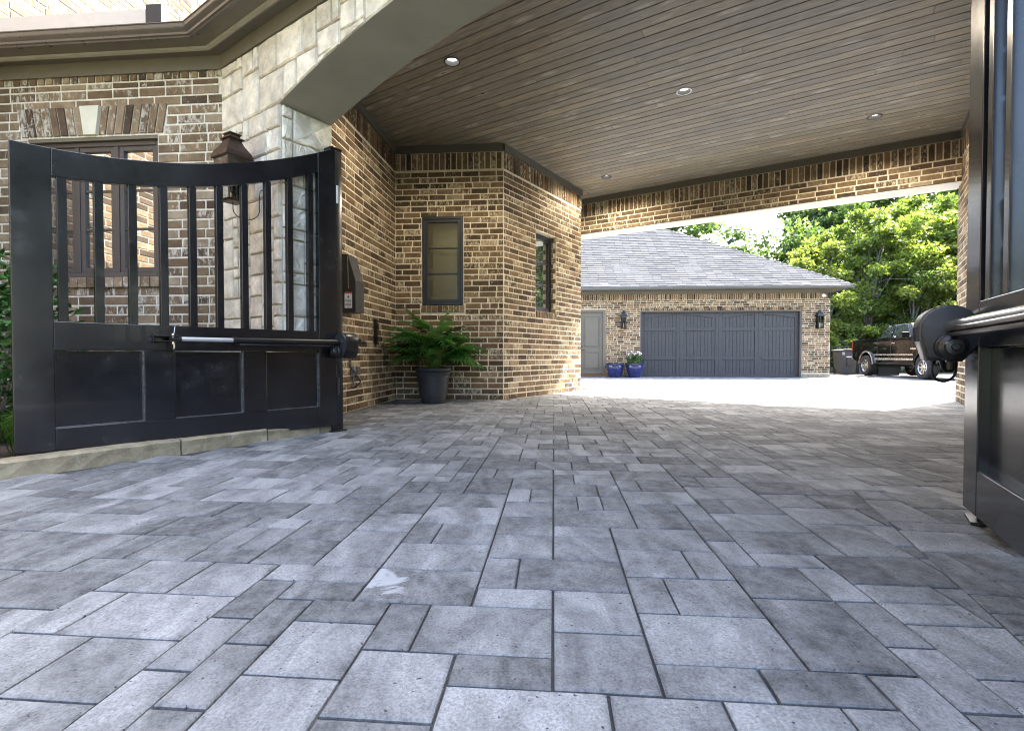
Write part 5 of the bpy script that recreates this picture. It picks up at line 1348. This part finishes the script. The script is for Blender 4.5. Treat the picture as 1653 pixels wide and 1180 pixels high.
tree('young', 19.5, 28.2, 1.1, 1.9, 'slender bright green tree above the trash cans', TR, 1.18)
tree('young', 22.6, 28.6, 1.2, 3.3, 'bright green tree with pale forked trunk behind the pickup', TR, 1.28)
tree('light', 21.0, 26.6, .95, 4.0, 'light leafy young tree over the tail of the pickup', TR)
tree('young', 25.4, 29.0, 1.2, 5.1, 'bright green tree to the left of the right gate post', TR, 1.3)
tree('light', 24.0, 26.2, 1.1, .9, 'pale young tree behind the cab of the pickup', TR)
tree('young', 28.6, 30, 1.25, 2.2, 'bright green tree half hidden by the brick pier', TR, 1.3)
for i, (x, y, k) in enumerate(((31, 22, 'young'), (30, 25.5, 'light'), (34, 19, 'oak'), (29, 16, 'young'), (35, 13, 'oak2'))):
    tree(k, x, y, 1.2, i*1.1, 'tree at the side of the court, %s' % ['bright one', 'pale one', 'dark one', 'slender one', 'broad one'][i], TR)
tree('oak', 27.5, 19.5, 1.2, 2.7, 'shade tree at the right side of the court', TR, 1.25)
UB = 'bushes along the fence'
for i, (x, y, s, lb) in enumerate(((15.2, 26.0, .9, 'low bush right behind the first trash can'), (17.2, 25.9, 1.0, 'leafy bush behind the second trash can'), (19.4, 26.3, 1.0, 'bush behind the bed of the pickup'),
        (21.6, 25.6, 1.05, 'bush behind the pickup cab'), (23.8, 26.0, 1.1, 'bush behind the pickup bonnet'), (26.2, 26.6, 1.1, 'bush beside the right brick pier'), (13.4, 27.2, 1.0, 'bush at the garage side wall'))):
    tree('under', x, y, s, i*1.3, lb, UB, None, 'bush')
for i, (x, y, s_) in enumerate(((13, -4, .95), (17, -9, 1.1), (11, -11, 1.), (20, -2, 1.1))):
    tree(('oak', 'young', 'oak2', 'young')[i], x, y, s_, i*1.3, 'tree on the lawn to the right of the gates, ' + ('nearest the gates', 'second one', 'closest to the street', 'farthest from the gates')[i], 'lawn trees beside the gates')
# far wood closing the view
wm, _ = crown_mesh(21, 1., 1., 10, 10, .1, M['leafB'])
fw = MB(); wr_ = np.random.default_rng(5); nl = 70000
X = wr_.uniform(10, 75, nl); Yv = wr_.uniform(44, 50, nl); hmax = 6.2+2.4*np.sin(X*.35)+1.5*np.sin(X*.9+1)+np.clip((X-22)*.45, 0, 5)-np.clip((21-X)*.9, 0, 5.2); Z = hmax*wr_.random(nl)**.8
c = np.stack([X, Yv, Z], 1); a = wr_.normal(size=(nl, 3)); a /= np.linalg.norm(a, axis=1)[:, None]; b = np.cross(a, wr_.normal(size=(nl, 3))); b /= np.linalg.norm(b, axis=1)[:, None]
s = .42; v = np.empty((nl, 4, 3)); v[:, 0] = c; v[:, 1] = c+a*s*.5+b*s*.35; v[:, 2] = c+a*s; v[:, 3] = c+a*s*.5-b*s*.35
me = bpy.data.meshes.new('far_wood'); me.vertices.add(nl*4); me.vertices.foreach_set('co', v.ravel().astype('f')); me.loops.add(nl*4); me.loops.foreach_set('vertex_index', np.arange(nl*4, dtype='i')); me.polygons.add(nl); me.polygons.foreach_set('loop_start', np.arange(0, nl*4, 4, dtype='i'))
at = me.attributes.new('rnd', 'FLOAT', 'FACE'); at.data.foreach_set('value', wr_.uniform(.001, .999, nl).astype('f')); me.update(calc_edges=True); me.materials.append(M['leafB'])
tag(link('far_wood', me), 'dense green wood closing the view behind the grove', 'wood', kind='stuff')
# trees on the street side behind the viewer, mirrored in the gate paint and the windows
SG = 'street trees behind the viewer'
for i, (x, y, s) in enumerate(((-4, -44, 1.), (3.5, -46, 1.1), (12, -43, .95), (-14, -45, 1.05))):
    tree('oak', x, y, s, i*1.7, ['street tree opposite the gate', 'largest street tree, right of the gate axis', 'smallest street tree on the far right', 'street tree on the far left'][i], SG)
